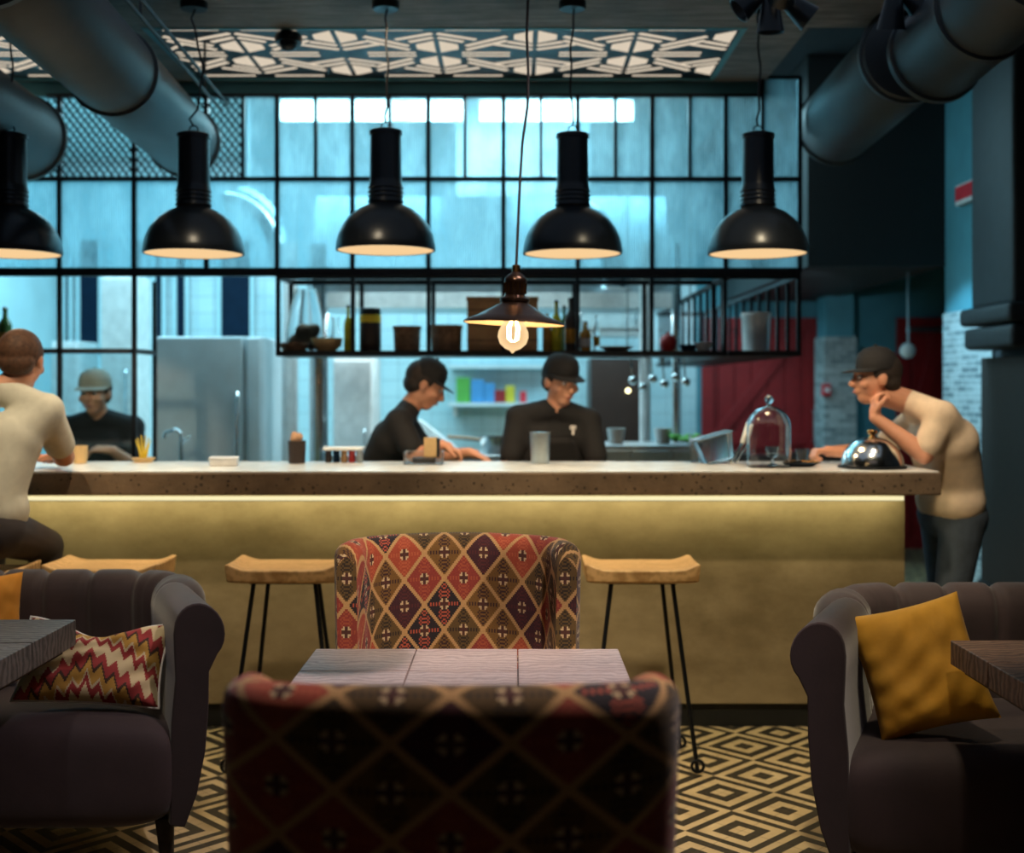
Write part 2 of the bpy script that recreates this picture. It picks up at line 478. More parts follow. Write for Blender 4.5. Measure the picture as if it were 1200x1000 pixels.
# lattice pattern of the luminous ceiling
def lattice_polys(x0, x1, phase):
    s = .457; P = []
    def quad(cx, v0, sx, sv):
        return [[(cx + sx * x, v0 + sv * v) for x, v in [(.012, .0), (.098, .055), (.098, .125), (.012, .185)]]]
    def band(ax, av, bx, bv, t):
        d = Vector((bx - ax, bv - av)); n = Vector((-d.y, d.x)).normalized() * t / 2
        return [(ax + n.x, av + n.y), (bx + n.x, bv + n.y), (bx - n.x, bv - n.y), (ax - n.x, av - n.y)]
    k0 = int(math.floor((x0 - phase) / s)) - 1
    for k in range(k0, k0 + int((x1 - x0) / s) + 4):
        cx = phase + k * s; A = k % 2 == 0
        for sv in (-1, 1):
            T_ = .025
            for sx in (-1, 1):
                if A:
                    P += quad(cx, sv * .035, sx, sv)
                    P.append(band(cx + sx * .012, sv * .272, cx + sx * .125, sv * .205, T_))
                    P.append(band(cx + sx * .012, sv * .335, cx + sx * .185, sv * .240, T_))
                    P.append(band(cx + sx * .135, sv * .075, cx + sx * .325, sv * .225, T_))
                    P.append(band(cx + sx * .135, sv * .140, cx + sx * .325, sv * .290, T_))
                    P.append(band(cx + sx * .05, sv * .390, cx + sx * .30, sv * .390, .019))
                    P.append(band(cx + sx * .11, sv * .025, cx + sx * .34, sv * .025, .019))
                else:
                    P += quad(cx, sv * .190, sx, sv)
                    P.append(band(cx + sx * .012, sv * .145, cx + sx * .125, sv * .205, T_))
                    P.append(band(cx + sx * .012, sv * .080, cx + sx * .185, sv * .165, T_))
    return P
def clip_ok(p, x0, x1, v0, v1):
    q = [(min(max(x, x0), x1), min(max(v, v0), v1)) for x, v in p]
    ar = abs(sum(q[i][0] * q[(i + 1) % len(q)][1] - q[(i + 1) % len(q)][0] * q[i][1] for i in range(len(q)))) / 2
    ar0 = abs(sum(p[i][0] * p[(i + 1) % len(p)][1] - p[(i + 1) % len(p)][0] * p[i][1] for i in range(len(p)))) / 2
    return q if ar > .45 * ar0 else None
def lattice(name, x0, x1, label):
    y0, y1, ym = 5.3, 6.2, 5.73
    root = empty(name, ((x0 + x1) / 2, ym, 3.03), 0, label, 'ceiling light')
    cx = root.location.x
    MB().box(x0 - cx, x1 - cx, y0 - ym, y1 - ym, .003, .02).build('lattice_screen', 'black_metal', root)
    ins = MB()
    for p in lattice_polys(x0, x1, -1.28):
        q = clip_ok(p, x0 + .03, x1 - .03, y0 - ym + .025, y1 - ym - .025)
        if q: ins.prism([(x - cx, v) for x, v in q], .0005, .0028)
    ins.build('glowing_pattern', 'lattice_glow', root)
    f = MB(); a, b = x0 - root.location.x, x1 - root.location.x; c, d = y0 - ym, y1 - ym
    t = .025
    f.box(a, b, c, c + t, -.004, .004).box(a, b, d - t, d, -.004, .004).box(a, a + t, c + t, d - t, -.004, .004).box(b - t, b, c + t, d - t, -.004, .004)
    f.build('border_frame', 'teal_paint', root)
lattice('lattice_ceiling_light', -1.66, 1.03, 'long glowing ceiling panel behind black geometric lattice, above the bar pendants')
lattice('lattice_ceiling_light', -3.2, -2.22, 'small glowing lattice ceiling panel in the top left corner, left of the big duct')

# dome camera at the lattice
r = empty('dome_camera', (wx(336, 5.32), 5.36, 2.975), 0, 'small black dome security camera hanging at near edge of the lattice ceiling', 'camera')
MB().lathe([(0, -.035), (.02, -.032), (.035, -.02), (.042, 0), (.042, .004), (0, .004)], n=28).build('dome', 'shade_black', r, True)
MB().lathe([(0, .004), (.06, .004), (.062, .03), (.05, .048), (0, .048)], n=28).build('housing', 'black_metal', r, True)

# ------------------------------------------------------------------ ducts
def duct(name, p0, p1, r, label, rings=3, rev=None):
    p0, p1 = Vector(p0), Vector(p1); L = (p1 - p0).length
    root = empty(name, p0, 0, label, 'duct'); root.rotation_mode = 'QUATERNION'; root.rotation_quaternion = (p1 - p0).to_track_quat('Z', 'Y')
    MB().lathe([(0, 0), (r * .96, 0), (r, .01), (r, L - .01), (r * .96, L), (0, L)], n=48).build('pipe', 'duct_metal', root, True)
    for i in range(rings):
        z = (L - .06) * i / max(1, rings - 1) + .01
        MB().lathe([(r, z), (r + .012, z + .004), (r + .012, z + .03), (r, z + .034)], n=48, closed=True).build('joint_ring', 'duct_metal', root, True)
    return root
duct('ceiling_duct', (-1.66, 6.02, 2.665), (-1.48, 3.3, 2.665), .165, 'big round metal duct running diagonally across the upper left, in front of lattice', 3)
duct('ceiling_duct', (-2.30, 5.6, 2.60), (-2.12, 3.3, 2.60), .19, 'short round duct at the far left below the small lattice panel', 2)
duct('ceiling_duct', (1.70, 6.35, 2.82), (1.67, 5.05, 2.85), .20, 'round metal duct end catching blue light, upper right beside glass grid', 2)
duct('ceiling_duct', (1.72, 4.93, 2.79), (1.86, 3.7, 2.98), .19, 'dark ribbed duct section nearest the top right corner', 4)
mb = MB(); 
for dx in (0, .03): mb.tube([(-1.33 + dx, 3.3, 2.80 + dx), (-1.45 + dx, 5.9, 2.80 + dx)], .008, 8)
mb.tube([(-1.38, 4.4, 2.80), (-1.38, 4.4, 3.03)], .006, 6); mb.tube([(-1.43, 5.5, 2.80), (-1.43, 5.5, 3.03)], .006, 6)
tag(mb.build('conduit_pipe', 'duct_metal'), 'pair of thin conduit pipes running along right side of the big duct', 'pipe')

# ------------------------------------------------------------------ bar
bar = empty('bar_counter', (-.2, 5.2, 0), 0, 'long bar counter with thick speckled concrete top, mustard plaster front and glowing strip', 'bar counter')
def BX(x0, x1, y0, y1, z0, z1): return (x0 + .2, x1 + .2, y0 - 5.2, y1 - 5.2, z0, z1)
MB().box(*BX(-3.3, 1.71, 4.79, 5.45, 1.0, 1.090)).build('slab', 'bar_concrete', bar, bevel=.006)
MB().box(*BX(-3.3, 1.70, 4.795, 5.45, 1.090, 1.096)).build('worktop', 'porcelain', bar, bevel=.002)
MB().box(*BX(-3.3, 1.64, 5.03, 5.40, .10, 1.0)).build('front_panel', 'bar_plaster', bar, bevel=.003)
MB().box(*BX(-3.3, 1.63, 5.05, 5.38, 0, .10)).build('kickboard', 'black_kick', bar)
MB().box(*BX(-3.2, 1.63, 5.012, 5.028, .958, .975)).build('light_strip', 'led_glow', bar)

# ------------------------------------------------------------------ glass grid over the bar's far side
G = 6.2
gp = empty('glass_partition', (0, G, 1.6), 0, 'black steel grid of ribbed glass panes hanging above the far side of the bar', 'partition')
def LX(px): return wx(px, G)
def LZ(py): return wz(py, G) - 1.6
fr = MB(); t = .011
cols = [70 - 87.5, 70, 157.5, 242, 325, 413, 502, 590, 677, 764, 850, 937]
for py, th in ((210, .010), (319, .022)): fr.box(LX(-20), LX(938), -.015, .015, LZ(py) - th, LZ(py) + th)
fr.box(LX(55), LX(893), -.015, .015, LZ(112) - .008, LZ(112) + .008); fr.box(LX(893), LX(938), -.015, .015, LZ(91) - .008, LZ(91) + .008)
for i, px in enumerate(cols):
    fr.box(LX(px) - t, LX(px) + t, -.0149, .0149, LZ(319), LZ(112 if px < 930 else 91))
halves = [285, 370, 457, 545, 634, 721, 808, 893]
for px in halves: fr.box(LX(px) - .008, LX(px) + .008, -.0148, .0148, LZ(210), LZ(112 if px < 890 else 91))
fr.build('frame', 'black_metal', gp)
for a, b in zip(cols[:-1], cols[1:]):
    MB().box(LX(a) + t, LX(b) - t, -.003, .003, LZ(319) + .022, LZ(210) - .01).build('glass_pane', 'fluted_glass', gp)
ups = [285, 325, 370, 413, 457, 502, 545, 590, 634, 677, 721, 764, 808, 850, 893, 937]
for a, b in zip(ups[:-1], ups[1:]):
    MB().box(LX(a) + .009, LX(b) - .009, -.003, .003, LZ(210) + .01, LZ(112 if a < 890 else 91) - .008).build('glass_pane', 'fluted_glass', gp)
mm = MB(); nx, nz = 26, 17; xa, xb, za, zb = LX(55), LX(285), LZ(210), LZ(112); cw, ch = (xb - xa) / nx, (zb - za) / nz
for j in range(nz):
    for i in range(nx):
        for s1 in (0, 1):
            x0, x1 = xa + (i + .5 * s1 * 1) * cw, xa + (i + .5 + .5 * s1) * cw
            zlo, zhi = za + j * ch, za + (j + 1) * ch
            up = (s1 == 0) ^ (j % 2 == 1)
            p, q = ((x0, zlo), (x1, zhi)) if up else ((x0, zhi), (x1, zlo))
            w = .006
            mm._add([(p[0], -.004, p[1] - w), (q[0], -.004, q[1] - w), (q[0], .006, q[1] + w), (p[0], .006, p[1] + w)], [(0, 1, 2, 3)])
o = mm.build('expanded_mesh_panel', 'black_metal', gp); sm = o.modifiers.new('s', 'SOLIDIFY'); sm.thickness = .003

# hanging shelf under the grid
def shelf_box(name, x0, x1, y0, y1, z0, z1, posts, label, both=True, bars=None):
    root = empty(name, ((x0 + x1) / 2, (y0 + y1) / 2, z0), 0, label, 'shelf'); cx, cy = root.location.x, root.location.y
    f = MB(); h = z1 - z0; r = .011
    for y in (y0, y1):
        f.box(x0 - cx, x1 - cx, y - cy - r, y - cy + r, h - .014, h + .014)
        for p in posts:
            f.box(p - cx - r, p - cx + r, y - cy - r + .0005, y - cy + r - .0005, -.02, h)
    for x in (x0, x1): f.box(x - cx - r, x - cx + r, y0 - cy, y1 - cy, h - .012, h + .012)
    f.build('frame', 'black_metal', root)
    MB().box(x0 - cx - r, x1 - cx + r, y0 - cy - .012, y1 - cy + .012, -.028, 0).build('shelf_board', 'black_metal', root)
    return root
ZS, ZT = 1.625, 2.012
ps = [LX(p) for p in (325, 413, 502, 590, 677, 764, 850)]
shelf_box('hanging_shelf', ps[0], LX(850), G + .02, G + .38, ZS, ZT, ps, 'long black steel hanging shelf holding bottles and baskets behind the chefs')
rt = shelf_box('hanging_shelf', LX(850) + .03, LX(937), G + .02, G + 3.2, ZS, ZT, [LX(937)], 'black barred shelf running away from the bar in front of red door')
for k in range(1, 13):
    y = G + .02 + k * .25 - rt.location.y
    for x in (LX(937) - rt.location.x, LX(850) + .03 - rt.location.x): MB().box(x - .009, x + .009, y - .009, y + .009, 0, ZT - ZS).build('side_bar', 'black_metal', rt)
lf = empty('glass_screen', (LX(90), G, 1.09), 0, 'black framed glass screen standing at the left end of the bar before the capped chef', 'partition')
f = MB(); X0 = lf.location.x
for p in (-30, 70, 157.5): f.box(LX(p) - X0 - .011, LX(p) - X0 + .011, -.011, .011, -1.09, ZT - 1.09)
f.box(LX(-30) - X0, LX(157.5) - X0, -.011, .011, ZS - 1.09 - .015, ZS - 1.09 + .01)
f.box(LX(157.5) - X0 - .01, LX(157.5) - X0 + .01, 0, .35, ZS - 1.09 - .015, ZS - 1.09 + .01)
f.box(LX(157.5) - X0 - .01, LX(157.5) - X0 + .01, .34, .36, -1.09, ZT - 1.09)
f.build('frame', 'black_metal', lf)
MB().box(LX(-30) - X0, LX(157.5) - X0, .012, .34, ZS - 1.09 - .010, ZS - 1.09 - .002).build('glass_shelf', 'pane_glass', lf)
for a, b in ((-30, 70), (70, 157.5)):
    MB().box(LX(a) - X0 + .011, LX(b) - X0 - .011, -.003, .003, -.15, ZS - 1.09 - .015).build('glass_pane', 'pane_glass', lf)

# ------------------------------------------------------------------ pendants over the bar
YP = 4.95
def pendant():
    r = empty('bar_pendant', (0, 0, 0), 0, 'x', 'pendant lamp', 'black dome pendants above the bar')
    # local z=0 at the rim
    prof = [(.205, 0), (.207, .006), (.204, .03), (.196, .065), (.178, .105), (.15, .142), (.112, .172), (.078, .188), (.068, .196)]
    inn = [(.062, .186), (.074, .178), (.106, .164), (.144, .134), (.171, .1), (.189, .062), (.197, .03), (.199, .0)]
    MB().lathe(prof + inn, n=56, closed=True).build('shade', 'shade_black', r, True)
    nk = [(.068, .196), (.074, .20)]
    z = .205
    for k in range(4): nk += [(.074, z), (.07, z + .008), (.07, z + .014)]; z += .018
    nk += [(.068, z), (.066, z + .02), (.064, .478), (.069, .48), (.069, .495), (.06, .50), (0, .50)]
    MB().lathe([(0, .192)] + nk, n=40).build('neck', 'shade_black', r, True)
    MB().lathe([(0, .002), (.196, .002), (.196, .005), (0, .005)], n=48).build('glowing_diffuser', 'pendant_glow', r, True)
    pts = [(.018 * math.cos(a), 0, .515 + .018 * math.sin(a)) for a in [2 * PI * k / 16 for k in range(16)]]
    MB().tube(pts, .003, 8, closed=True).build('hook', 'black_metal', r, True)
    MB().lathe([(0, 0), (.052, 0), (.056, .006), (.056, .03), (0, .03)], c=(0, 0, 3.0 - 1.985), n=32).build('ceiling_rose', 'black_metal', r, True)
    return r
P0 = pendant(); PX = [(12, 298), (227, 298), (452, 294), (671, 298), (888, 298)]
lab = ['black dome pendant at the left edge of the row, half cut off', 'black dome pendant hanging just right of the big round duct', 'black dome pendant hanging left of the small bare bulb lamp', 'black dome pendant hanging right of the small bare bulb lamp', 'black dome pendant at the right end of the row, under the spotlights']
PS = [P0] + [copy_tree(P0) for _ in range(4)]
for i, (px, py) in enumerate(PX):
    p = PS[i]
    p.location = (wx(px, YP), YP, wz(py, YP)); p['label'] = lab[i]
    for ch in p.children:
        if ch.name.startswith('ceiling_rose'): ch.location.z = 1.985 - p.location.z - .001
    x = p.location.x; wob = (.035 if i == 1 else .008 * (-1) ** i)
    top = 3.0 - p.location.z
    pts = [Vector((0, 0, .53)), Vector((-wob * .5, 0, .56))]
    for k in range(1, 12):
        u = k / 12; pts.append(Vector((wob * math.sin(u * PI * 1.2) + (.004 * math.sin(u * 17)), 0, .56 + (top - .56) * u)))
    pts.append(Vector((.006, 0, top)))
    MB().tube(pts, .0045, 8).build('cord', 'rubber', p, True)
    light('pendant_bulb_light', 'SPOT', p.location + Vector((0, 0, -.004)), (0, 0, 0), 26, (1, .72, .42), spot_size=R(140), spot_blend=.6, shadow_soft_size=.12)

# small bare-bulb pendant over the table
YE = 2.73
e = empty('bulb_pendant', at(602, 380, YE), 0, 'small flat bronze pendant with a glowing bare globe bulb above the centre table', 'pendant lamp')
e.rotation_euler = (0, R(2.5), 0)
MB().lathe([(.115, 0), (.1155, .003), (.113, .006), (.085, .018), (.055, .034), (.034, .046), (.030, .050), (.030, .0475), (.054, .0335), (.084, .0175), (.1145, .0022)], n=56, closed=True).build('shade', 'dark_bronze', e, True)
MB().lathe([(.1148, .0008), (.085, .0145), (.055, .030), (.030, .0445), (.0, .0445)], n=56).build('inner_lining', 'cream_inner', e, True)
prof = [(0, .048), (.030, .048), (.034, .052), (.034, .058), (.027, .062), (.023, .066), (.0235, .072), (.0235, .092), (.026, .096), (.025, .104), (.018, .112), (.010, .118), (.008, .121), (.008, .132), (0, .132)]
MB().lathe(prof, n=32).build('bulb_holder', 'dark_bronze', e, True)
rb = MB()
for k in range(14):
    a = 2 * PI * k / 14; rb.cyl((.0245 * math.cos(a), .0245 * math.sin(a), .070), (.0245 * math.cos(a), .0245 * math.sin(a), .094), .002, n=6)
rb.build('ribs', 'brass', e, True)
MB().lathe([(0, .119), (.0095, .119), (.0095, .134), (.006, .136), (0, .136)], n=20).build('cord_grip', 'brass', e, True)
bulb = MB().lathe([(.010, .042), (.014, .02), (.026, .0), (.034, -.018), (.035, -.030), (.030, -.045), (.018, -.056), (.006, -.061), (.002, -.066), (0, -.067)], n=36)
b = bulb.build('bulb', 'bulb_glass', e, True)
fl = MB()
for k in range(6):
    a = 2 * PI * k / 6; c, s_ = math.cos(a), math.sin(a)
    fl.tube([(.004 * c, .004 * s_, .012), (.014 * c, .014 * s_, -.008), (.012 * c, .012 * s_, -.034), (.004 * c, .004 * s_, -.04)], .0014, 6)
fl.build('filament', 'filament', b, True)
MB().tube([(0, 0, .13), (0, 0, .32), (.002, 0, .42), (.010, 0, .50), (.008, 0, .58), (.001, 0, .66), (-.001, 0, .9), (-.045, 0, 1.44)], .0032, 8).build('cord', 'rubber', e, True)
light('bare_bulb_light', 'POINT', e.location + Vector((0, 0, -.022)), (0, 0, 0), 3.2, (1, .66, .34), shadow_soft_size=.012)

# ------------------------------------------------------------------ spotlight cluster at the ceiling
def spotlight(loc, heads, label):
    r = empty('spotlight_cluster', loc, 0, label, 'spotlight')
    MB().lathe([(0, -.03), (.07, -.03), (.075, -.02), (.075, 0), (0, 0)], n=28).build('ceiling_plate', 'black_metal', r, True)
    for (dx, dy, dz, tx, ty) in heads:
        m = MB(); m.T = Matrix.Translation((dx, dy, dz)) @ Euler((tx, ty, 0)).to_matrix().to_4x4()
        m.lathe([(0, .06), (.025, .06), (.034, .045), (.042, .0), (.052, -.05), (.056, -.07), (.05, -.068), (.038, -.02), (0, -.015)], n=28)
        h = m.build('lamp_head', 'shade_black', r, True)
        m = MB(); m.T = Matrix.Translation((dx, dy, dz)) @ Euler((tx, ty, 0)).to_matrix().to_4x4(); m.lathe([(0, -.022), (.034, -.024), (0, -.03)], n=20)
        m.build('lens', 'spot_glow', h, True)
        MB().tube([(dx * .3, dy * .3, -.02), (dx * .7, dy * .7, -.02 + dz * .2), (dx, dy, dz + .05)], .007, 8).build('arm', 'bright_steel', r, True)
    return r
spotlight(at(912, 2, 4.75) + Vector((0, 0, .0)), [(-.03, 0, -.115, .1, 0), (.08, .03, -.08, 0, -.9), (-.10, .02, -.05, 0, .9), (.0, -.12, -.04, 1.1, 0)], 'black spotlight cluster on the ceiling beside the right end pendant').location.z = 3.03
spotlight((1.52, 4.75, 3.03), [(-.02, 0, -.10, .3, 0), (.07, 0, -.07, 0, -.8)], 'dark spotlight cluster on ceiling in the shadowed top right')

# ------------------------------------------------------------------ kitchen behind
for i, (a, b) in enumerate(((330, 545), (562, 742))):
    r = empty('tube_light', at((a + b) / 2, 131, 6.9), 0, ['left', 'right'][i] + ' white fluorescent tube glowing behind the top row of glass panes', 'ceiling light')
    L = wx(b, 6.9) - wx(a, 6.9)
    MB().cyl((-L / 2, 0, 0), (L / 2, 0, 0), .055, n=20).build('tube', 'tube_glow', r, True)
    MB().box(-L / 2, L / 2, -.05, .05, .06, .09).build('fitting', 'white_paint', r)
    for x in (-L * .3, L * .3): MB().cyl((x, 0, .09), (x, 0, 3.47 - r.location.z), .006, n=8).build('hanger', 'steel', r)
r = empty('extractor_hood', (0, 8.3, 1.98), 0, 'wide stainless extractor hood over the kitchen seen through ribbed glass', 'hood')
MB().prism([(-.55, 0), (.55, 0), (.55, .18), (.2, .75), (-.2, .75), (-.55, .18)], -1.35, 1.02, 'x').build('canopy', 'steel', r, bevel=.006)
MB().box(-.4, .5, -.2, .2, .75, 1.55).build('chimney', 'steel', r)
MB().box(-1.35, 1.02, -.57, -.55, -.03, .07).build('white_lip', 'porcelain', r)
for i, (a, b) in enumerate(((-.95, -.3), (.1, .75))):
    r = empty('flexible_duct', (wx((296, 700)[i], 7.6), (7.95, 7.45)[i], (2.35, 2.2)[i]), 0, ('crumpled silver duct elbow above the fridge', 'shiny silver duct elbow above the bottle shelf')[i], 'duct')
    m = MB(); pts = []; rs = []
    for k in range(26):
        a = k / 25; pts.append((-.25 + .35 * math.sin(a * PI / 2), 0, .35 - .5 * a * a)); rs.append(.09 + .008 * (k % 2))
    m.tube(pts, rs, 20).build('pipe', 'bright_steel', r, True)
    MB().cyl((-.1, 0, .3), (-.1, 0, 3.475 - r.location.z), .006, n=8).build('hanger', 'steel', r)

fr_ = empty('tall_fridge', (wx(244, 7.3), 7.6, 0), 0, 'tall stainless steel fridge standing behind the bar on the left', 'fridge')
MB().box(-.335, .335, -.3, .35, .05, 1.745).build('body', 'fridge_steel', fr_, bevel=.012)
MB().box(-.33, .215, -.335, -.302, .08, 1.74).build('door', 'fridge_steel', fr_, bevel=.01)
MB().box(.24, .33, -.335, -.302, .08, 1.74).build('side_panel', 'fridge_steel', fr_, bevel=.02, seg=3)
MB().tube([(.19, -.34, .6), (.19, -.375, .64), (.19, -.375, 1.36), (.19, -.34, 1.4)], .013, 10).build('handle', 'bright_steel', fr_, True)
MB().box(-.33, .33, -.28, .33, 0, .05).build('plinth', 'black_kick', fr_)

# dark tall windows on the back wall, left
for i, (a, b) in enumerate(((28, 64), (76, 84), (93, 119), (160, 170), (181, 193), (206, 220), (258, 296))):
    x0, x1 = wx(a, 10.68), wx(b, 10.68)
    w = struct('window_%d' % (i + 1), MB().box(x0, x1, 10.66, 10.695, 1.80, 2.75), 'navy')
    m = MB()
    for xx in (x0, x1): m.box(xx - .015, xx + .015, 10.64, 10.66, 1.78, 2.77)
    m.box(x0, x1, 10.64, 10.66, 1.78, 1.80).box(x0, x1, 10.64, 10.66, 2.75, 2.77)
    m.build('window_frame', 'kitchen_white', w)

# kitchen equipment row
def cabinet(name, px0, px1, pytop, Y, d, mat, label, cat='cabinet', n=2, z0=0.0):
    x0, x1 = wx(px0, Y), wx(px1, Y); h = wz(pytop, Y) - z0; w = x1 - x0
    r = empty(name, ((x0 + x1) / 2, Y + d / 2, z0), 0, label, cat)
    MB().box(-w / 2, w / 2, -d / 2, d / 2, 0.0, h).build('body', mat, r, bevel=.006)
    for k in range(n):
        a, b = -w / 2 + w * k / n + .008, -w / 2 + w * (k + 1) / n - .008
        dr = MB().box(a, b, -d / 2 - .018, -d / 2 - .001, .06, h - .03).build('door', mat, r, bevel=.004)
        MB().tube([(b - .04, -d / 2 - .02, h * .45), (b - .04, -d / 2 - .045, h * .47), (b - .04, -d / 2 - .045, h * .68), (b - .04, -d / 2 - .02, h * .7)], .007, 8).build('handle', 'bright_steel', dr, True)
    return r
cabinet('tall_cabinet', 118, 157, 322, 8.6, .4, 'porcelain', 'tall white cupboard behind the chef in the khaki cap', n=1)
cabinet('tall_cabinet', 60, 92, 400, 8.6, .4, 'white_paint', 'pale cupboard left of the chef in the khaki cap', n=1)
cabinet('upright_freezer', 390, 436, 418, 8.2, .5, 'porcelain', 'white upright cabinet just left of the leaning chef', n=1)
cabinet('prep_counter', 380, 640, 534, 7.2, .6, 'steel', 'low stainless prep counter behind the leaning chef', 'counter', 4)
cabinet('prep_counter', 690, 835, 522, 6.85, .5, 'steel', 'stainless side counter carrying two white bowls', 'counter', 3)
cabinet('glass_fridge', 692, 758, 420, 9.0, .5, 'dark_content', 'dark glass-fronted cabinet with a reflected light right of the capped chef', n=1)
cabinet('dark_cabinet', 800, 1000, 532, 9.6, .45, 'dark_content', 'dark low cabinet beneath the red barn door', n=3)
gf = [o for o in bpy.data.objects if o.name.startswith('glass_fridge')][0]
o = MB().ball(at(736, 458, 8.97) - gf.location, .016).build('reflected_light', 'bokeh_glow', gf, True)  # glowing ball added for the blurred light reflected in the dark glass
for i, px in enumerate((345, 368, 765, 787)):
    Y = 7.62
    r = empty('steel_post', (wx(px, Y) + {345: -.03, 368: .03, 765: -.05, 787: .03}.get(px, 0.0), Y, 0), 0, ['thick steel post right of the fridge', 'bright steel post left of the white upright cabinet', 'steel post right of the dark glass cabinet', 'thin steel post left of the red barn door'][i], 'post')
    rr = (.05, .06, .035, .03)[i]
    MB().lathe([(0, 0), (rr, 0), (rr, 2.35), (0, 2.35)], n=24).build('post', 'bright_steel' if i % 2 else 'white_paint', r, True)
    MB().lathe([(0, 0), (rr + .03, 0), (rr + .03, .015), (0, .015)], n=24).build('foot', 'steel', r, True)
# wall shelf with coloured packs
r = empty('wall_shelf', (wx(582, 10.5), 10.5, wz(472, 10.5)), 0, 'white wall shelf with small coloured packs between the two middle chefs', 'shelf')
MB().box(-.42, .42, -.14, .18, -.03, 0).build('board', 'white_paint', r); MB().box(-.38, -.35, -.05, .18, -.12, -.03).build('bracket', 'white_paint', r); MB().box(.35, .38, -.05, .18, -.12, -.03).build('bracket', 'white_paint', r)
MB().box(-.42, .42, -.02, .18, .30, .33).build('upper_board', 'white_paint', r)
items = [(543, 'green_leaf', .12, .22), (560, 'blue_box', .11, .20), (574, 'blue_box', .09, .17), (586, 'dark_red', .10, .11), (598, 'yellow', .08, .15), (613, 'red_plastic', .06, .10)]
for k, (px, mt, w, h) in enumerate(items):
    m = MB().box(-w / 2, w / 2, -.05, .05, 0, h).build('food_pack', mt, None, bevel=.006); m.location = (wx(px, 10.5), 10.5, wz(472, 10.5) + .0005)
    tag(m, ['green pack at the left end of the white wall shelf', 'tall blue pack on the white wall shelf', 'shorter blue pack in the middle of the white wall shelf', 'dark red low pack on the white wall shelf', 'yellow pack on the white wall shelf', 'small bright red pack at right end of the wall shelf'][k], 'food pack', 'packs on the wall shelf')
# bright pass window above bottles, a plain white cabinet box standing in for it
cabinet('pass_window_panel', 680, 752, 352, 9.4, .35, 'porcelain', 'bright white panel in place of the pass window behind the bottles', n=1, z0=wz(394, 9.4))
# red barn door
def plank_door(name, x0, x1, mat, Y, z0, z1, n):
    w = x1 - x0
    d = MB()
    for k in range(n): d.box(x0 + w * k / n + .003, x0 + w * (k + 1) / n - .003, Y - .04, Y - .005, z0, z1)
    s_ = struct(name, d, mat, bevel=.004)
    b = MB(); t = .10
    b.box(x0, x0 + t, Y - .065, Y - .041, z0, z1).box(x1 - t, x1, Y - .065, Y - .041, z0, z1).box(x0 + t, x1 - t, Y - .065, Y - .041, z1 - t, z1).box(x0 + t, x1 - t, Y - .065, Y - .041, z0, z0 + t)
    zc = z0 + (z1 - z0) * .45
    b.box(x0 + t, x1 - t, Y - .065, Y - .041, zc, zc + t)
    b.prism([(x0 + t, zc + t), (x0 + t + .12, zc + t), (x1 - t, z1 - t), (x1 - t - .12, z1 - t)], Y - .063, Y - .042, 'y')
    b.build('brace', mat, s_, bevel=.003)
    MB().tube([(x1 - .05, Y - .066, z0 + .95), (x1 - .05, Y - .11, z0 + .98), (x1 - .05, Y - .11, z0 + 1.2), (x1 - .05, Y - .066, z0 + 1.23)], .01, 8).build('door_handle', 'steel', s_, True)
plank_door('door_1', 1.66, 2.70, 'dark_red', 10.7, 0, 2.057, 7)
plank_door('door_2', 3.40, 3.95, 'dark_red', 10.7, 0, 2.057, 4)
s2 = bpy.data.objects['door_2']
MB().box(3.48, 3.90, 10.60, 10.632, 1.93, 1.97).build('door_rail', 'steel', s2)
# things on the right wall
r = empty('exit_sign', (2.70, 7.15, 2.60), 0, 'small red and white sign high on the painted right wall', 'sign')
MB().box(-.015, .018, -.14, .14, -.06, .06).build('plate', 'sign_white', r)
MB().box(-.018, -.0155, -.135, .135, -.035, .05).build('red_field', 'red_plastic', r)
r = empty('call_point', (2.55, 9.96, 1.45), 0, 'tiny red alarm call point on the far brick pillar edge', 'alarm'); r.location = (wx(968, 9.95), 9.95, wz(457, 9.95))
MB().box(-.035, .035, -.03, .029, -.05, .05).build('case', 'red_plastic', r, bevel=.006); MB().box(-.02, .02, -.034, -.031, -.02, .02).build('button', 'sign_white', r)
r = empty('wall_lamp', (wx(1064, 7.9), 7.9, wz(411, 7.9)), 0, 'small round white wall lamp behind the man in the black cap', 'lamp')
m = MB(); m.T = Matrix.Rotation(R(90), 4, 'X'); m.lathe([(0, .03), (.03, .026), (.045, .01), (.048, 0), (0, 0)], n=28); m.build('glass', 'porcelain', r, True)
m = MB(); m.T = Matrix.Rotation(R(90), 4, 'X'); m.lathe([(0, -.012), (.053, -.012), (.053, -.001), (0, -.001)], n=28); m.build('base_ring', 'steel', r, True)
MB().tube([(.0, .014, 0), (.02, .05, 0), (.02, .06, .4), (.02, .06, 2.2)], .008, 8).build('stem', 'steel', r, True)
r = empty('wall_pipe_box', (2.64, 6.45, 1.72), 0, 'grey boxed pipe with stepped foot at the right edge above dark panel', 'pipe')
MB().box(-.10, .078, -.35, .22, .14, 1.8).build('casing', 'pipe_paint', r, bevel=.03, seg=4)
MB().box(-.15, .078, -.42, .27, .05, .15).build('step', 'pipe_paint', r, bevel=.03, seg=4); MB().box(-.13, .078, -.40, .25, -.08, .04).build('step', 'pipe_paint', r, bevel=.03, seg=4)
r = empty('wall_panel', (2.66, 6.35, 0), 0, 'dark brown wooden wall panel at right edge beside white brick', 'panel')
MB().box(-.03, .055, -.6, .40, 0, 1.6).build('board', 'dark_wood', r, bevel=.004)
MB().box(-.05, -.031, -.6, .40, 0, .35).build('skirting', 'black_kick', r, bevel=.003)

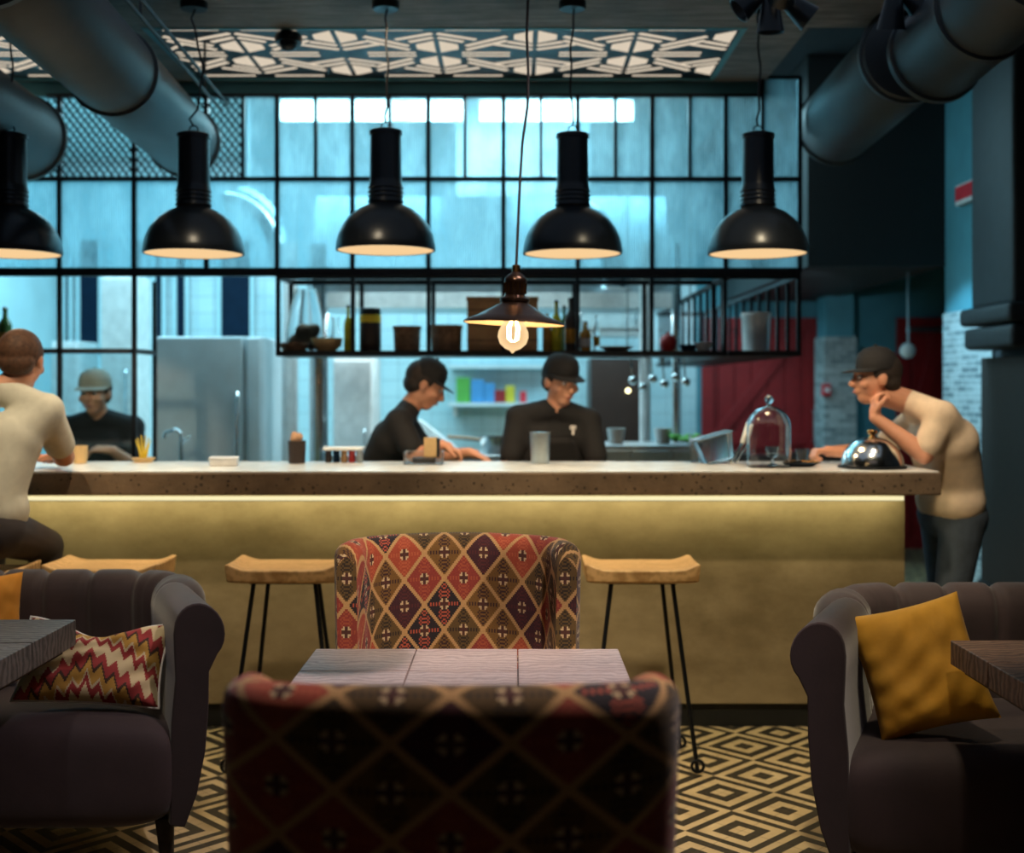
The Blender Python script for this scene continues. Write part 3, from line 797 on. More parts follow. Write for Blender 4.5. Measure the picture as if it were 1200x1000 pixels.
# ------------------------------------------------------------------ shelf goods
YS = 6.36
def lathe_obj(name, px, prof, mat, label, cat, Y=YS, z=ZS + .001, group=None, parts=(), n=28):
    r = empty(name, (wx(px, Y), Y, z), 0, label, cat, group)
    MB().lathe(prof, n=n).build('body', mat, r, True)
    for pn, pp, pmat in parts: MB().lathe(pp, n=n).build(pn, pmat, r, True)
    return r
def bottle_parts(h, rr, mat, cap='black_metal', lab=None, fill=.7):
    pr = [(0, 0), (rr, 0), (rr, h * .58), (rr * .85, h * .66), (rr * .38, h * .76), (rr * .34, h * .93), (rr * .42, h * .935), (rr * .42, h * .96), (0, h * .96)]
    parts = [('stopper', [(0, h * .955), (rr * .4, h * .955), (rr * .4, h), (0, h)], cap)]
    if lab: parts.append(('paper_label', [(rr + .001, h * .15), (rr + .001, h * .42), (rr - .002, h * .42), (rr - .002, h * .15)], lab))
    return pr, parts
def bottle(px, h, rr, mat, label, lab=None, cap='black_metal', Y=YS, z=ZS + .001, group='bottles on the hanging shelf', name='glass_bottle'):
    pr, pa = bottle_parts(h, rr, mat, cap, lab); return lathe_obj(name, px, pr, mat, label, 'bottle', Y, z, group, pa)
lathe_obj('shallow_dish', 345, [(0, 0), (.06, 0), (.075, .03), (.075, .045), (.068, .045), (.06, .012), (0, .012)], 'brown_basket', 'low brown dish at the left end of the hanging shelf', 'dish')
r = empty('bread_bag', (wx(356, YS + .08), YS + .09, ZS + .001), 0, 'clear bag of pink-brown rolls slumped on shelf left of the oil bottle', 'bag')
m = MB()
for (x, y, z, q) in ((-.05, 0, .04, .045), (.03, 0, .04, .045), (-.01, .0, .10, .045), (.045, .0, .11, .035)): m.ball((x, y + .05, z + .01), (q, q * .7, q), 12, 8)
remesh(m, 'rolls', 'bread', r, .008, 3)
m = MB(); m.grid(lambda u, v: ((.105 * math.cos(2 * PI * u) * (1 - .5 * v * v + .06 * math.sin(9 * u * PI)), .055 + .07 * math.sin(2 * PI * u) * (1 - .4 * v), .002 + .34 * v), (u, v)), 36, 8).build('plastic_film', 'pale_plastic', r, True)
lathe_obj('oval_bowl', 383, [(0, 0), (.05, 0), (.08, .03), (.09, .07), (.083, .07), (.07, .03), (.045, .01), (0, .01)], 'card', 'shallow tan bowl left of the yellow oil bottle', 'bowl').scale = (.95, .8, 1)
lathe_obj('glass_jug', 393, [(0, 0), (.03, 0), (.04, .05), (.02, .11), (.018, .17), (.024, .19), (.021, .19), (.015, .17), (.017, .11), (.035, .05), (.028, .004), (0, .004)], 'clear_glass', 'small clear glass carafe rising behind the tan bowl', 'carafe', Y=YS + .13)
bottle(408, .245, .023, 'olive_oil', 'tall thin bottle of yellow oil on the hanging shelf', None, 'rubber')
r = lathe_obj('preserve_jar', 434, [(0, 0), (.052, 0), (.057, .01), (.057, .155), (.05, .175), (0, .175)], 'dark_content', 'big jar with dark contents and yellow band under black lid', 'jar',
          parts=(('yellow_band', [(.053, .15), (.0585, .152), (.0585, .19), (.05, .195)], 'yellow'), ('lid', [(0, .19), (.052, .19), (.055, .196), (.055, .225), (.05, .23), (0, .23)], 'black_metal')))
def basket(px, w, h, label, Y=YS):
    r = empty('round_basket', (wx(px, Y), Y, ZS + .001), 0, label, 'basket', 'baskets on the hanging shelf')
    pr = [(0, 0), (w * .9, 0)]
    for k in range(8): z = h * (k + .5) / 8; pr += [(w * (.92 + .008 * k) + .003, z), (w * (.92 + .008 * k), z + h / 16)]
    pr += [(w, h), (w - .01, h), (w - .015, .01), (0, .01)]
    MB().lathe(pr, n=32).build('body', 'brown_basket', r, True)
    MB().lathe([(w - .012, h - .004), (w + .004, h - .004), (w + .004, h + .008), (w - .012, h + .008)], n=32, closed=True).build('rim', 'brown_basket', r, True)
basket(477, .073, .125, 'small round brown basket right of the dark preserve jar')
basket(523, .085, .13, 'wide round brown basket between small basket and wooden crate')
r = empty('wooden_crate', (wx(589, YS), YS + .03, ZS + .001), 0, 'large plain wooden crate on the hanging shelf behind the bare bulb', 'crate')
MB().box(-.185, .185, -.12, .12, 0, .265).build('body', 'plywood', r, bevel=.004)
MB().box(-.19, .19, -.125, .125, .266, .285).build('lid', 'plywood', r, bevel=.003)
for z in (.05, .13, .21): MB().box(-.186, .186, -.124, -.1205, z, z + .01).build('slat_groove', 'brown_basket', r)
bottle(641, .20, .024, 'amber', 'amber bottle touching right side of the wooden crate')
bottle(652, .27, .026, 'olive_oil', 'tall yellow-green bottle second from the wooden crate')
bottle(669, .285, .034, 'dark_content', 'tallest dark bottle with amber label on the shelf', 'amber')
bottle(661, .25, .022, 'green_glass', 'slim green bottle squeezed behind the dark labelled one', Y=YS + .11)
bottle(686, .16, .030, 'amber', 'short amber bottle between dark bottle and thin clear bottle', 'pale_bag')
bottle(699, .19, .017, 'clear_glass', 'thin clear bottle at right end of the bottle group', 'amber')
bottle(680, .22, .024, 'clear_glass', 'clear bottle standing behind the short amber bottle', None, 'porcelain', Y=YS + .13)
lathe_obj('oval_platter', 722, [(0, 0), (.05, 0), (.09, .02), (.09, .026), (.05, .008), (0, .008)], 'porcelain', 'white platter on the shelf right of the bottles', 'plate')
lathe_obj('red_teapot', 783, [(0, 0), (.03, 0), (.045, .03), (.045, .06), (.03, .085), (.01, .09), (.012, .10), (0, .104)], 'dark_red', 'round dark red pot near the right end of the long shelf', 'pot')
lathe_obj('dark_bowl', 806, [(0, 0), (.03, 0), (.05, .035), (.046, .035), (.027, .006), (0, .006)], 'navy', 'small dark bowl right of the red pot', 'bowl', Y=YS)
Y2 = 6.75
lathe_obj('white_bowl', 824, [(0, 0), (.03, 0), (.055, .045), (.051, .045), (.027, .006), (0, .006)], 'porcelain', 'white bowl left of big pale tub on the barred shelf', 'bowl', Y=YS)
r = lathe_obj('pale_tub', 886, [(0, 0), (.072, 0), (.080, .19), (.084, .195), (.084, .205), (.076, .205), (.068, .01), (0, .01)], 'porcelain', 'big pale round tub on the barred shelf by the red door', 'tub', Y=6.55)
MB().lathe([(.0, .206), (.082, .206), (.082, .216), (0, .222)], n=28).build('lid', 'pale_bag', r, True)
lathe_obj('brown_tray', 868, [(0, 0), (.06, 0), (.075, .018), (.07, .018), (.055, .006), (0, .006)], 'brown_basket', 'round brown tray lying left of the pale tub', 'tray', Y=6.85)
bottle(6, .24, .036, 'green_glass', 'dark green bottle with orange label at the left edge by the seated man', 'amber', 'white_paint', Y=6.4, z=ZS)

# hanging utensils rail
r = empty('utensil_rail', (.87, 7.25, wz(418, 7.4)), 0, 'rail of pale ladles and spoons hanging right of the glass cabinet', 'utensil rail')
MB().tube([(-.2, 0, 0), (.2, 0, 0)], .008, 8).build('rail', 'steel', r, True)
for k, x in enumerate((-.17, -.11, -.05, .02, .09, .15)):
    m = MB(); L = (.13, .17, .12, .15, .11, .14)[k]
    m.tube([(x, 0, -.008), (x + .005, -.01, -L * .5), (x + .012, 0, -L)], .005, 6); m.ball((x + .015, 0, -L - .02), (.028, .014, .026), 14, 8)
    m.build('ladle', 'bright_steel', r, True)
MB().tube([(-.19, 0, 0), (-.19, 0, 1.3)], .005, 6).build('hanger', 'steel', r); MB().tube([(.19, 0, 0), (.19, 0, 1.3)], .005, 6).build('hanger', 'steel', r)

# ------------------------------------------------------------------ things on the bar
BT = 1.097
def bloc(px, Y): return (wx(px, Y), Y, BT)
Yc = 5.05
r = empty('glass_cloche', bloc(901, Yc), 0, 'tall clear glass bell cloche with round knob near the right end of the bar', 'cloche')
rr = .092
out = [(rr, 0), (rr, .17)] + [(rr * math.cos(R(a)), .17 + rr * .95 * math.sin(R(a))) for a in range(10, 90, 10)] + [(.012, .259)]
inn = [(x - .0035 if x > .02 else x - .003, z - .0035 if z > .17 else z) for x, z in reversed(out)]
MB().lathe(out + inn, n=56, closed=True).build('bell', 'clear_glass', r, True)
MB().lathe([(.0, .256), (.010, .257), (.008, .264), (.013, .270), (.019, .282), (.017, .294), (.008, .303), (0, .304)], n=28).build('knob', 'clear_glass', r, True)
MB().lathe([(0, 0), (.086, 0), (.086, .006), (0, .006)], n=40).build('plate', 'porcelain', r, True)
o = lathe_obj('dessert_glass', 905, [(0, 0), (.02, 0), (.022, .004), (.006, .008), (.006, .03), (.026, .045), (.03, .08), (.027, .08), (.022, .05), (0, .04)], 'pale_plastic', 'small stemmed glass under the clear bell cloche', 'glass', Y=Yc, z=BT + .0065)
r = empty('metal_cloche', bloc(1022, 5.0), 0, 'shiny domed metal food cover with brass knob beside the leaning man', 'cloche')
rr = .128
MB().lathe([(rr, .012)] + [(rr * math.cos(R(a)), .012 + .118 * math.sin(R(a))) for a in range(6, 90, 7)] + [(0, .13)], n=56).build('dome', 'mirror' if 'mirror' in M else 'bright_steel', r, True)
MB().lathe([(0, .128), (.014, .129), (.010, .136), (.020, .142), (.022, .15), (.018, .158), (0, .16)], n=28).build('knob', 'brass', r, True)
MB().lathe([(0, 0), (.135, 0), (.142, .006), (.142, .0095), (.13, .010), (0, .010)], n=48).build('tray', 'black_metal', r, True)
r = empty('white_box', bloc(262, 5.15), R(8), 'small low white paper box on the bar before the fridge', 'box')
MB().box(-.055, .06, -.05, .05, 0, .028).build('body', 'sign_white', r, bevel=.004); MB().box(-.058, .063, -.053, .053, .0285, .036).build('lid', 'sign_white', r, bevel=.003)
r = empty('napkin_cup', bloc(348, 5.3), 0, 'dark red cup stuffed with crumpled napkins on the bar', 'cup')
MB().lathe([(0, 0), (.036, 0), (.04, .10), (.036, .10), (.033, .004), (0, .004)], n=28).build('cup', 'dark_content', r, True)
m = MB(); random.seed(3)
for k in range(7): m.ball((random.uniform(-.018, .018), random.uniform(-.015, .015), .10 + random.uniform(0, .025)), (.016, .012, .02), 10, 7)
remesh(m, 'napkins', 'bread', r, .004, 2)
r = empty('spice_rack', bloc(402, 5.36), 0, 'low white rack of small dark pots on the bar', 'rack')
MB().box(-.085, .095, -.05, .05, .055, .07).build('top', 'porcelain', r, bevel=.005)
for x, mt in ((-.065, 'dark_content'), (-.03, 'navy'), (.005, 'plywood'), (.04, 'dark_red'), (.075, 'steel')):
    MB().lathe([(0, 0), (.015, 0), (.015, .054), (0, .054)], c=(x, 0, 0), n=18).build('small_pot', mt, r, True)
r = empty('wire_tray', bloc(497, 5.25), 0, 'small grey plastic caddy on the bar before the leaning chef', 'caddy')
m = MB().box(-.085, .085, -.06, .06, 0, .006); m.box(-.085, -.079, -.06, .06, .006, .055).box(.079, .085, -.06, .06, .006, .055).box(-.079, .079, .054, .06, .006, .055).box(-.079, .079, -.06, -.054, .006, .025)
m.build('tray', 'pale_plastic', r, bevel=.002); MB().box(-.05, .05, -.03, .03, .007, .03).build('contents', 'dark_content', r, bevel=.004)
r = empty('card_pack', (wx(503, 5.25) + .01, 5.25, BT + .031), R(-8), 'upright tan cardboard pack standing in the grey caddy', 'pack')
MB().box(-.03, .026, -.02, .02, 0, .085).build('card', 'card', r, bevel=.002); MB().box(.0265, .034, -.018, .018, 0, .082).build('spine', 'black_kick', r)
def beaker(px, Y, h, rr, mat, label):
    r = empty('steel_beaker', bloc(px, Y), 0, label, 'cup', 'steel cups on the bar')
    MB().lathe([(0, 0), (rr * .9, 0), (rr, h), (rr + .003, h + .002), (rr - .003, h), (rr * .86, .005), (0, .005)], n=28).build('cup', mat, r, True)
beaker(633, 5.3, .135, .045, 'steel', 'tall steel beaker before the chef with the chest logo')
beaker(94, 5.3, .075, .032, 'card', 'small tan cup on the bar before khaki-capped chef')
# bowls on side counter
zc = wz(522, 6.85) + .001
for px, l in ((722, 'white square-sided bowl right behind the capped chef'), (777, 'white bowl with greens left of the clear plastic tub')):
    Yb = 7.05
    r = lathe_obj('serving_bowl', px, [(0, 0), (.04, 0), (.055, .09), (.052, .09), (.037, .005), (0, .005)], 'porcelain', l, 'bowl', Y=Yb, z=zc, group='bowls on the side counter')
    r.location.x = wx(px, 7.05)
m = MB(); random.seed(5)
for k in range(16): m.ball((random.uniform(-.08, .08), random.uniform(-.04, .04), .02 + random.uniform(0, .03)), (.025, .02, .015), 8, 6)
o = remesh(m, 'salad_greens', 'green_leaf', None, .006, 1); o.location = (wx(803, 7.0), 7.0, zc); tag(o, 'heap of salad greens on side counter right of the bowls', 'greens')
r = empty('plastic_tub', bloc(840, 5.3), R(10), 'clear frosted plastic tub tilted on the bar left of the glass cloche', 'tub')
m = MB(); m.T = Matrix.Translation((0, 0, .008)) @ Matrix.Rotation(R(-14), 4, 'Y')
w, d, h = .085, .05, .115
m.prism([(-w * .7, 0), (w * .75, 0), (w, h), (-w, h)], -d, d, 'y'); m.build('tub', 'pale_plastic', r, bevel=.008, seg=3)
m = MB(); m.T = Matrix.Translation((0, 0, .008)) @ Matrix.Rotation(R(-14), 4, 'Y'); m.box(-w - .004, w + .004, -d - .004, d + .004, h + .001, h + .006); m.build('rim', 'pale_plastic', r, bevel=.002)
r = empty('serving_tongs', bloc(868, 5.2), 0, 'long pale handled tongs leaning up against the plastic tub', 'tongs')
m = MB(); m.tube([(-.045, 0, .006), (-.01, 0, .06), (.015, 0, .105)], .006, 8); m.tube([(-.02, .01, .006), (.005, .01, .05), (.03, 0, .09)], .005, 8); m.build('blades', 'bright_steel', r, True)
MB().caps((.010, 0, .10), (.036, 0, .175), .012, .014).build('handle', 'porcelain', r, True)
r = empty('cutlery_plate', bloc(938, 5.1), 0, 'small plate with crossed brass cutlery right of the glass cloche', 'plate')
MB().lathe([(0, 0), (.05, 0), (.075, .012), (.075, .015), (.05, .004), (0, .004)], n=36).build('plate', 'black_metal', r, True)
m = MB(); m.tube([(-.07, -.02, .018), (.05, .02, .022)], .004, 6); m.tube([(-.05, .03, .02), (.07, -.02, .018)], .004, 6); m.ball((.055, .02, .022), (.016, .01, .004), 10, 6); m.build('cutlery', 'brass', r, True)
for px, Y, h, l in ((815, 5.38, .12, 'clear stemmed glass behind the frosted tub'), (826, 5.42, .09, 'short clear tumbler behind the frosted tub'), (940, 5.38, .06, 'low clear glass at the back edge beside the plate')):
    r = empty('drinking_glass', bloc(px, Y), 0, l, 'glass', 'glasses on the bar')
    MB().lathe([(0, 0), (.024, 0), (.03, h), (.028, h), (.022, .006), (0, .006)], n=28).build('glass', 'clear_glass', r, True)
r = empty('herb_sprig', (0, 0, 0), 0, 'yellow-white herb sprig in a dish beside the glass screen post', 'herbs'); r.location = bloc(168, 5.38)
MB().lathe([(0, 0), (.04, 0), (.055, .02), (.05, .02), (.036, .005), (0, .005)], n=28).build('dish', 'card', r, True)
m = MB()
for k in range(6):
    a = k * 1.05; m.tube([(.008 * math.cos(a), .008 * math.sin(a), .008), (.02 * math.cos(a), .02 * math.sin(a), .06), (.035 * math.cos(a), .03 * math.sin(a), .10 + .01 * (k % 3))], [.005, .004, .002], 6)
m.build('stems', 'yellow', r, True)
# faucet + white kitchenware behind
r = empty('tap', (wx(212, 6.9), 6.9, 1.0), 0, 'chrome tap with shiny head left of the fridge', 'tap')
MB().tube([(0, 0, 0), (0, 0, .14), (.0, -.0, .17), (-.03, 0, .19), (-.09, 0, .17), (-.10, 0, .14)], .011, 10).build('spout', 'bright_steel', r, True)
MB().lathe([(0, 0), (.03, 0), (.03, .01), (0, .01)], n=20).build('base', 'steel', r, True); MB().caps((.01, 0, .12), (.05, 0, .15), .008).build('lever', 'bright_steel', r, True)
cabinet('sink_unit', 150, 235, 548, 6.75, .25, 'steel', 'low stainless sink unit behind the left end of the bar', 'counter', 1)
zc2 = wz(534, 7.2) + .001
r = empty('stock_pot', (wx(586, 7.5), 7.5, zc2), 0, 'wide pale steel pan on the prep counter between two chefs', 'pan')
MB().lathe([(0, 0), (.12, 0), (.13, .1), (.126, .1), (.116, .006), (0, .006)], n=32).build('pan', 'bright_steel', r, True); MB().tube([(-.13, 0, .08), (-.2, 0, .09), (-.33, 0, .10)], .011, 8).build('handle', 'bread', r, True)
r = empty('white_tray_stack', (wx(500, 7.45), 7.5, zc2), 0, 'slanted pile of white trays behind the leaning chef', 'trays')
for k in range(3):
    m = MB(); m.T = Matrix.Translation((.03 * k, .04 * k, .11)) @ Matrix.Rotation(R(38), 4, 'Y'); m.box(-.15, .15, -.12, .12, -.008, .008); m.build('tray', 'porcelain', r, bevel=.006)

# ------------------------------------------------------------------ stools
def make_stool():
    r = empty('bar_stool', (0, 0, 0), 0, 'x', 'stool', 'wooden saddle stools along the bar')
    nu, nv, w, d, th = 28, 12, .215, .15, .055
    def top(u, v):
        x = (u * 2 - 1); y = (v * 2 - 1)
        X = x * w; Yy = y * d * (1 - .10 * abs(x) ** 3)
        z = .028 * max(0, (abs(x) - .62) / .38) ** 1.6 + .004 * y * y
        if abs(x) > .97: z -= .008
        return X, Yy, z
    m = MB(); vs = []; fs = []
    for i in range(nu + 1):
        for j in range(nv + 1): vs.append(Vector(top(i / nu, j / nv)) + Vector((0, 0, .752)))
    k = len(vs)
    for i in range(nu + 1):
        for j in range(nv + 1):
            X, Yy, z = top(i / nu, j / nv); q = abs(i / nu * 2 - 1); p = abs(j / nv * 2 - 1)
            vs.append(Vector((X * .97, Yy * .95, .752 - th + .012 * max(q ** 6, p ** 4))))
    g = lambda i, j: i * (nv + 1) + j
    for i in range(nu):
        for j in range(nv):
            fs.append((g(i, j), g(i + 1, j), g(i + 1, j + 1), g(i, j + 1))); fs.append((k + g(i, j), k + g(i, j + 1), k + g(i + 1, j + 1), k + g(i + 1, j)))
    for i in range(nu):
        for j in (0, nv): fs.append((g(i, j), k + g(i, j), k + g(i + 1, j), g(i + 1, j)))
    for j in range(nv):
        for i in (0, nu): fs.append((g(i, j), g(i, j + 1), k + g(i, j + 1), k + g(i, j)))
    m._add(vs, fs).build('seat', 'stool_wood', r, True, bevel=.006, seg=2)
    for sx in (-1, 1):
        for sy in (-1, 1):
            x0 = sx * (.115 if sy < 0 else .095)
            a = Vector((x0, sy * .09, .70)); b = Vector((sx * (.20 if sy < 0 else .175), sy * .15, .012))
            leg = MB().tube([a, b], .0085, 10)
            q = [b + Vector((.022 * math.sin(t), 0, .022 - .022 * math.cos(t))) for t in [2 * PI * n / 14 for n in range(14)]]
            leg.tube(q, .006, 8, closed=True)
            leg.build('leg', 'black_metal', r, True)
    MB().box(-.13, .13, -.10, .10, .697, .7035).build('mounting_plate', 'black_metal', r)
    return r
ST = make_stool()
for i, (x, y, l) in enumerate(((.473, 4.56, 'wooden saddle bar stool standing free right of the far kilim armchair'), (-.864, 4.56, 'wooden saddle bar stool left of the far kilim armchair'),
                            (-1.545, 4.56, 'wooden saddle bar stool half hidden behind the left sofa'), (-2.02, 4.42, 'wooden bar stool hidden beneath the seated man at the left edge'))):
    s_ = ST if i == 0 else copy_tree(ST); s_.location = (x, y, 0); s_['label'] = l

# ------------------------------------------------------------------ kilim armchairs
def make_armchair(mat, label):
    r = empty('kilim_armchair', (0, 0, 0), 0, label, 'armchair', None)
    # plan path of the back: wings open to the front (local -y)
    base = [(-.318, .09), (-.317, .125), (-.312, .16), (-.298, .195), (-.265, .222), (-.2, .245), (-.1, .262), (0, .27)]
    base = base + [(-x, y) for x, y in base[-2::-1]]
    P = []
    for i in range(len(base) - 1):
        for k in range(4):
            t = k / 4; P.append((base[i][0] * (1 - t) + base[i + 1][0] * t, base[i][1] * (1 - t) + base[i + 1][1] * t))
    P.append(base[-1])
    for _ in range(3): P = [P[0]] + [((P[i - 1][0] + 2 * P[i][0] + P[i + 1][0]) / 4, (P[i - 1][1] + 2 * P[i][1] + P[i + 1][1]) / 4) for i in range(1, len(P) - 1)] + [P[-1]]
    n = len(P); L = [0]
    for i in range(1, n): L.append(L[-1] + math.hypot(P[i][0] - P[i - 1][0], P[i][1] - P[i - 1][1]))
    nor = []
    for i in range(n):
        a, b = P[max(0, i - 1)], P[min(n - 1, i + 1)]; d = Vector((b[0] - a[0], b[1] - a[1])).normalized(); nor.append(Vector((-d.y, d.x)))  # outward
    th = .045
    zb = .14
    m = MB(); prof = []
    zs = [zb + (1 - zb) * k / 14 for k in range(15)]
    def ring(i):
        e = abs(L[i] / L[-1] * 2 - 1); top = .995 - .016 * e ** 2 - .035 * max(0, (e - .90) / .10) ** 2
        th_i = th * (1 - .35 * max(0, (e - .9) / .1))
        out = []; vv = 0
        seq = [(1, z) for z in [zb + (top - .045 - zb) * k / 12 for k in range(13)]]
        seq += [('c', a) for a in (25, 50, 75, 90, 105, 130, 155)]
        seq += [(-1, z) for z in [zb + (top - .045 - zb) * k / 12 for k in range(12, -1, -1)]]
        prev = None
        for s_, z in seq:
            if s_ == 'c': o_ = th_i * math.cos(R(z)); zz = top - .045 + .045 * math.sin(R(z))
            else: o_ = th_i * s_; zz = z
            taper = 1 - .07 * (1 - zz) ; lean = .07 * (zz - .45)
            x = (P[i][0] + nor[i].x * o_) * taper; y = (P[i][1] + nor[i].y * o_) + lean
            p = Vector((x, y, zz))
            if prev is not None: vv += (p - prev).length
            prev = p; out.append((p, (L[i], vv)))
        return out
    Rg = [ring(i) for i in range(n)]
    def fn(u, v):
        return Rg[int(round(u * (n - 1)))][int(round(v * 32))]
    m.grid(fn, n - 1, 32)
    o = m.build('backrest', mat, r, True)
    # close the two wing ends and the bottom
    for i in (0, n - 1):
        pts = [p for p, _ in Rg[i]]; k = 33
        we = MB()._add(pts, [(j, j + 1, k - 2 - j, k - 1 - j) for j in range(16)])
        for j, p in enumerate(pts): we.uv[j] = (p.x, p.z)
        we.build('wing_edge', mat, r, True)
    # piping over the top edge
    pp = [sum((q[0] for q in (Rg[i][16],)), Vector()) + Vector((0, 0, .002)) for i in range(n)]
    def cushion(u, v):
        a = 2 * PI * u; b = PI * (v - .5)
        def se(c, e): return math.copysign(abs(c) ** e, c)
        x = .285 * se(math.cos(a), .35) * se(math.cos(b), .3); y = -.05 + .27 * se(math.sin(a), .35) * se(math.cos(b), .3); z = .375 + .085 * se(math.sin(b), .5)
        return Vector((x, y, z)), (x + a * .02, y + z)
    MB().grid(cushion, 48, 20).build('seat', mat, r, True)
    MB().box(-.27, .27, -.27, .20, .17, .29).build('seat_frame', mat, r, bevel=.02, seg=3)
    for sx in (-1, 1):
        for sy in (-1, 1):
            MB().tube([(sx * .23, sy * .21 - .03, .17), (sx * .26, sy * .24 - .03, 0)], [.022, .013], 12).build('leg', 'dark_wood', r, True)
    return r
a1 = make_armchair('kilim', 'armchair in red, olive and gold diamond kilim facing the camera across the centre table')
a1.location = (-.168, 3.30, 0)
a2 = make_armchair('kilim_wide', 'kilim armchair in shadow, seen from behind, nearest the camera')
a2.location = (-.100, 2.05, 0); a2.rotation_euler.z = PI

# ------------------------------------------------------------------ tables
def make_table(x0, x1, y0, y1, nx, ny, top, th, mat, label, edge=None):
    r = empty('block_table', ((x0 + x1) / 2, (y0 + y1) / 2, 0), 0, label, 'table'); w, d = x1 - x0, y1 - y0
    m = MB()
    for i in range(nx):
        for j in range(ny):
            m.box(-w / 2 + w * i / nx + .0012, -w / 2 + w * (i + 1) / nx - .0012, -d / 2 + d * j / ny + .0022, -d / 2 + d * (j + 1) / ny - .0022, top - th, top - random.uniform(0, .001))
    m.build('tabletop', mat, r, bevel=.0025)
    MB().box(-w / 2 + .03, w / 2 - .03, -d / 2 + .03, d / 2 - .03, top - th - .02, top - th - .001).build('underframe', 'black_metal', r)
    MB().cyl((0, 0, .02), (0, 0, top - th - .02), .032).build('pedestal', 'black_metal', r, True)
    MB().lathe([(0, 0), (.21, 0), (.21, .012), (.05, .03), (0, .03)], n=40).build('base', 'black_metal', r, True)
    return r
make_table(wx(370, 3.12), wx(725, 3.12), 2.385, 3.12, 3, 3, .75, .045, 'washed_wood', 'centre table of pale washed wooden blocks between the two kilim armchairs')
make_table(-2.1, -1.29, 2.55, 3.513, 2, 3, .75, .075, 'grey_wood', 'dark grey wooden block table cut off at the left edge')
make_table(1.172, 1.98, 2.45, 3.225, 3, 3, .75, .065, 'brown_wood', 'brown wooden block table cut off at the right edge')

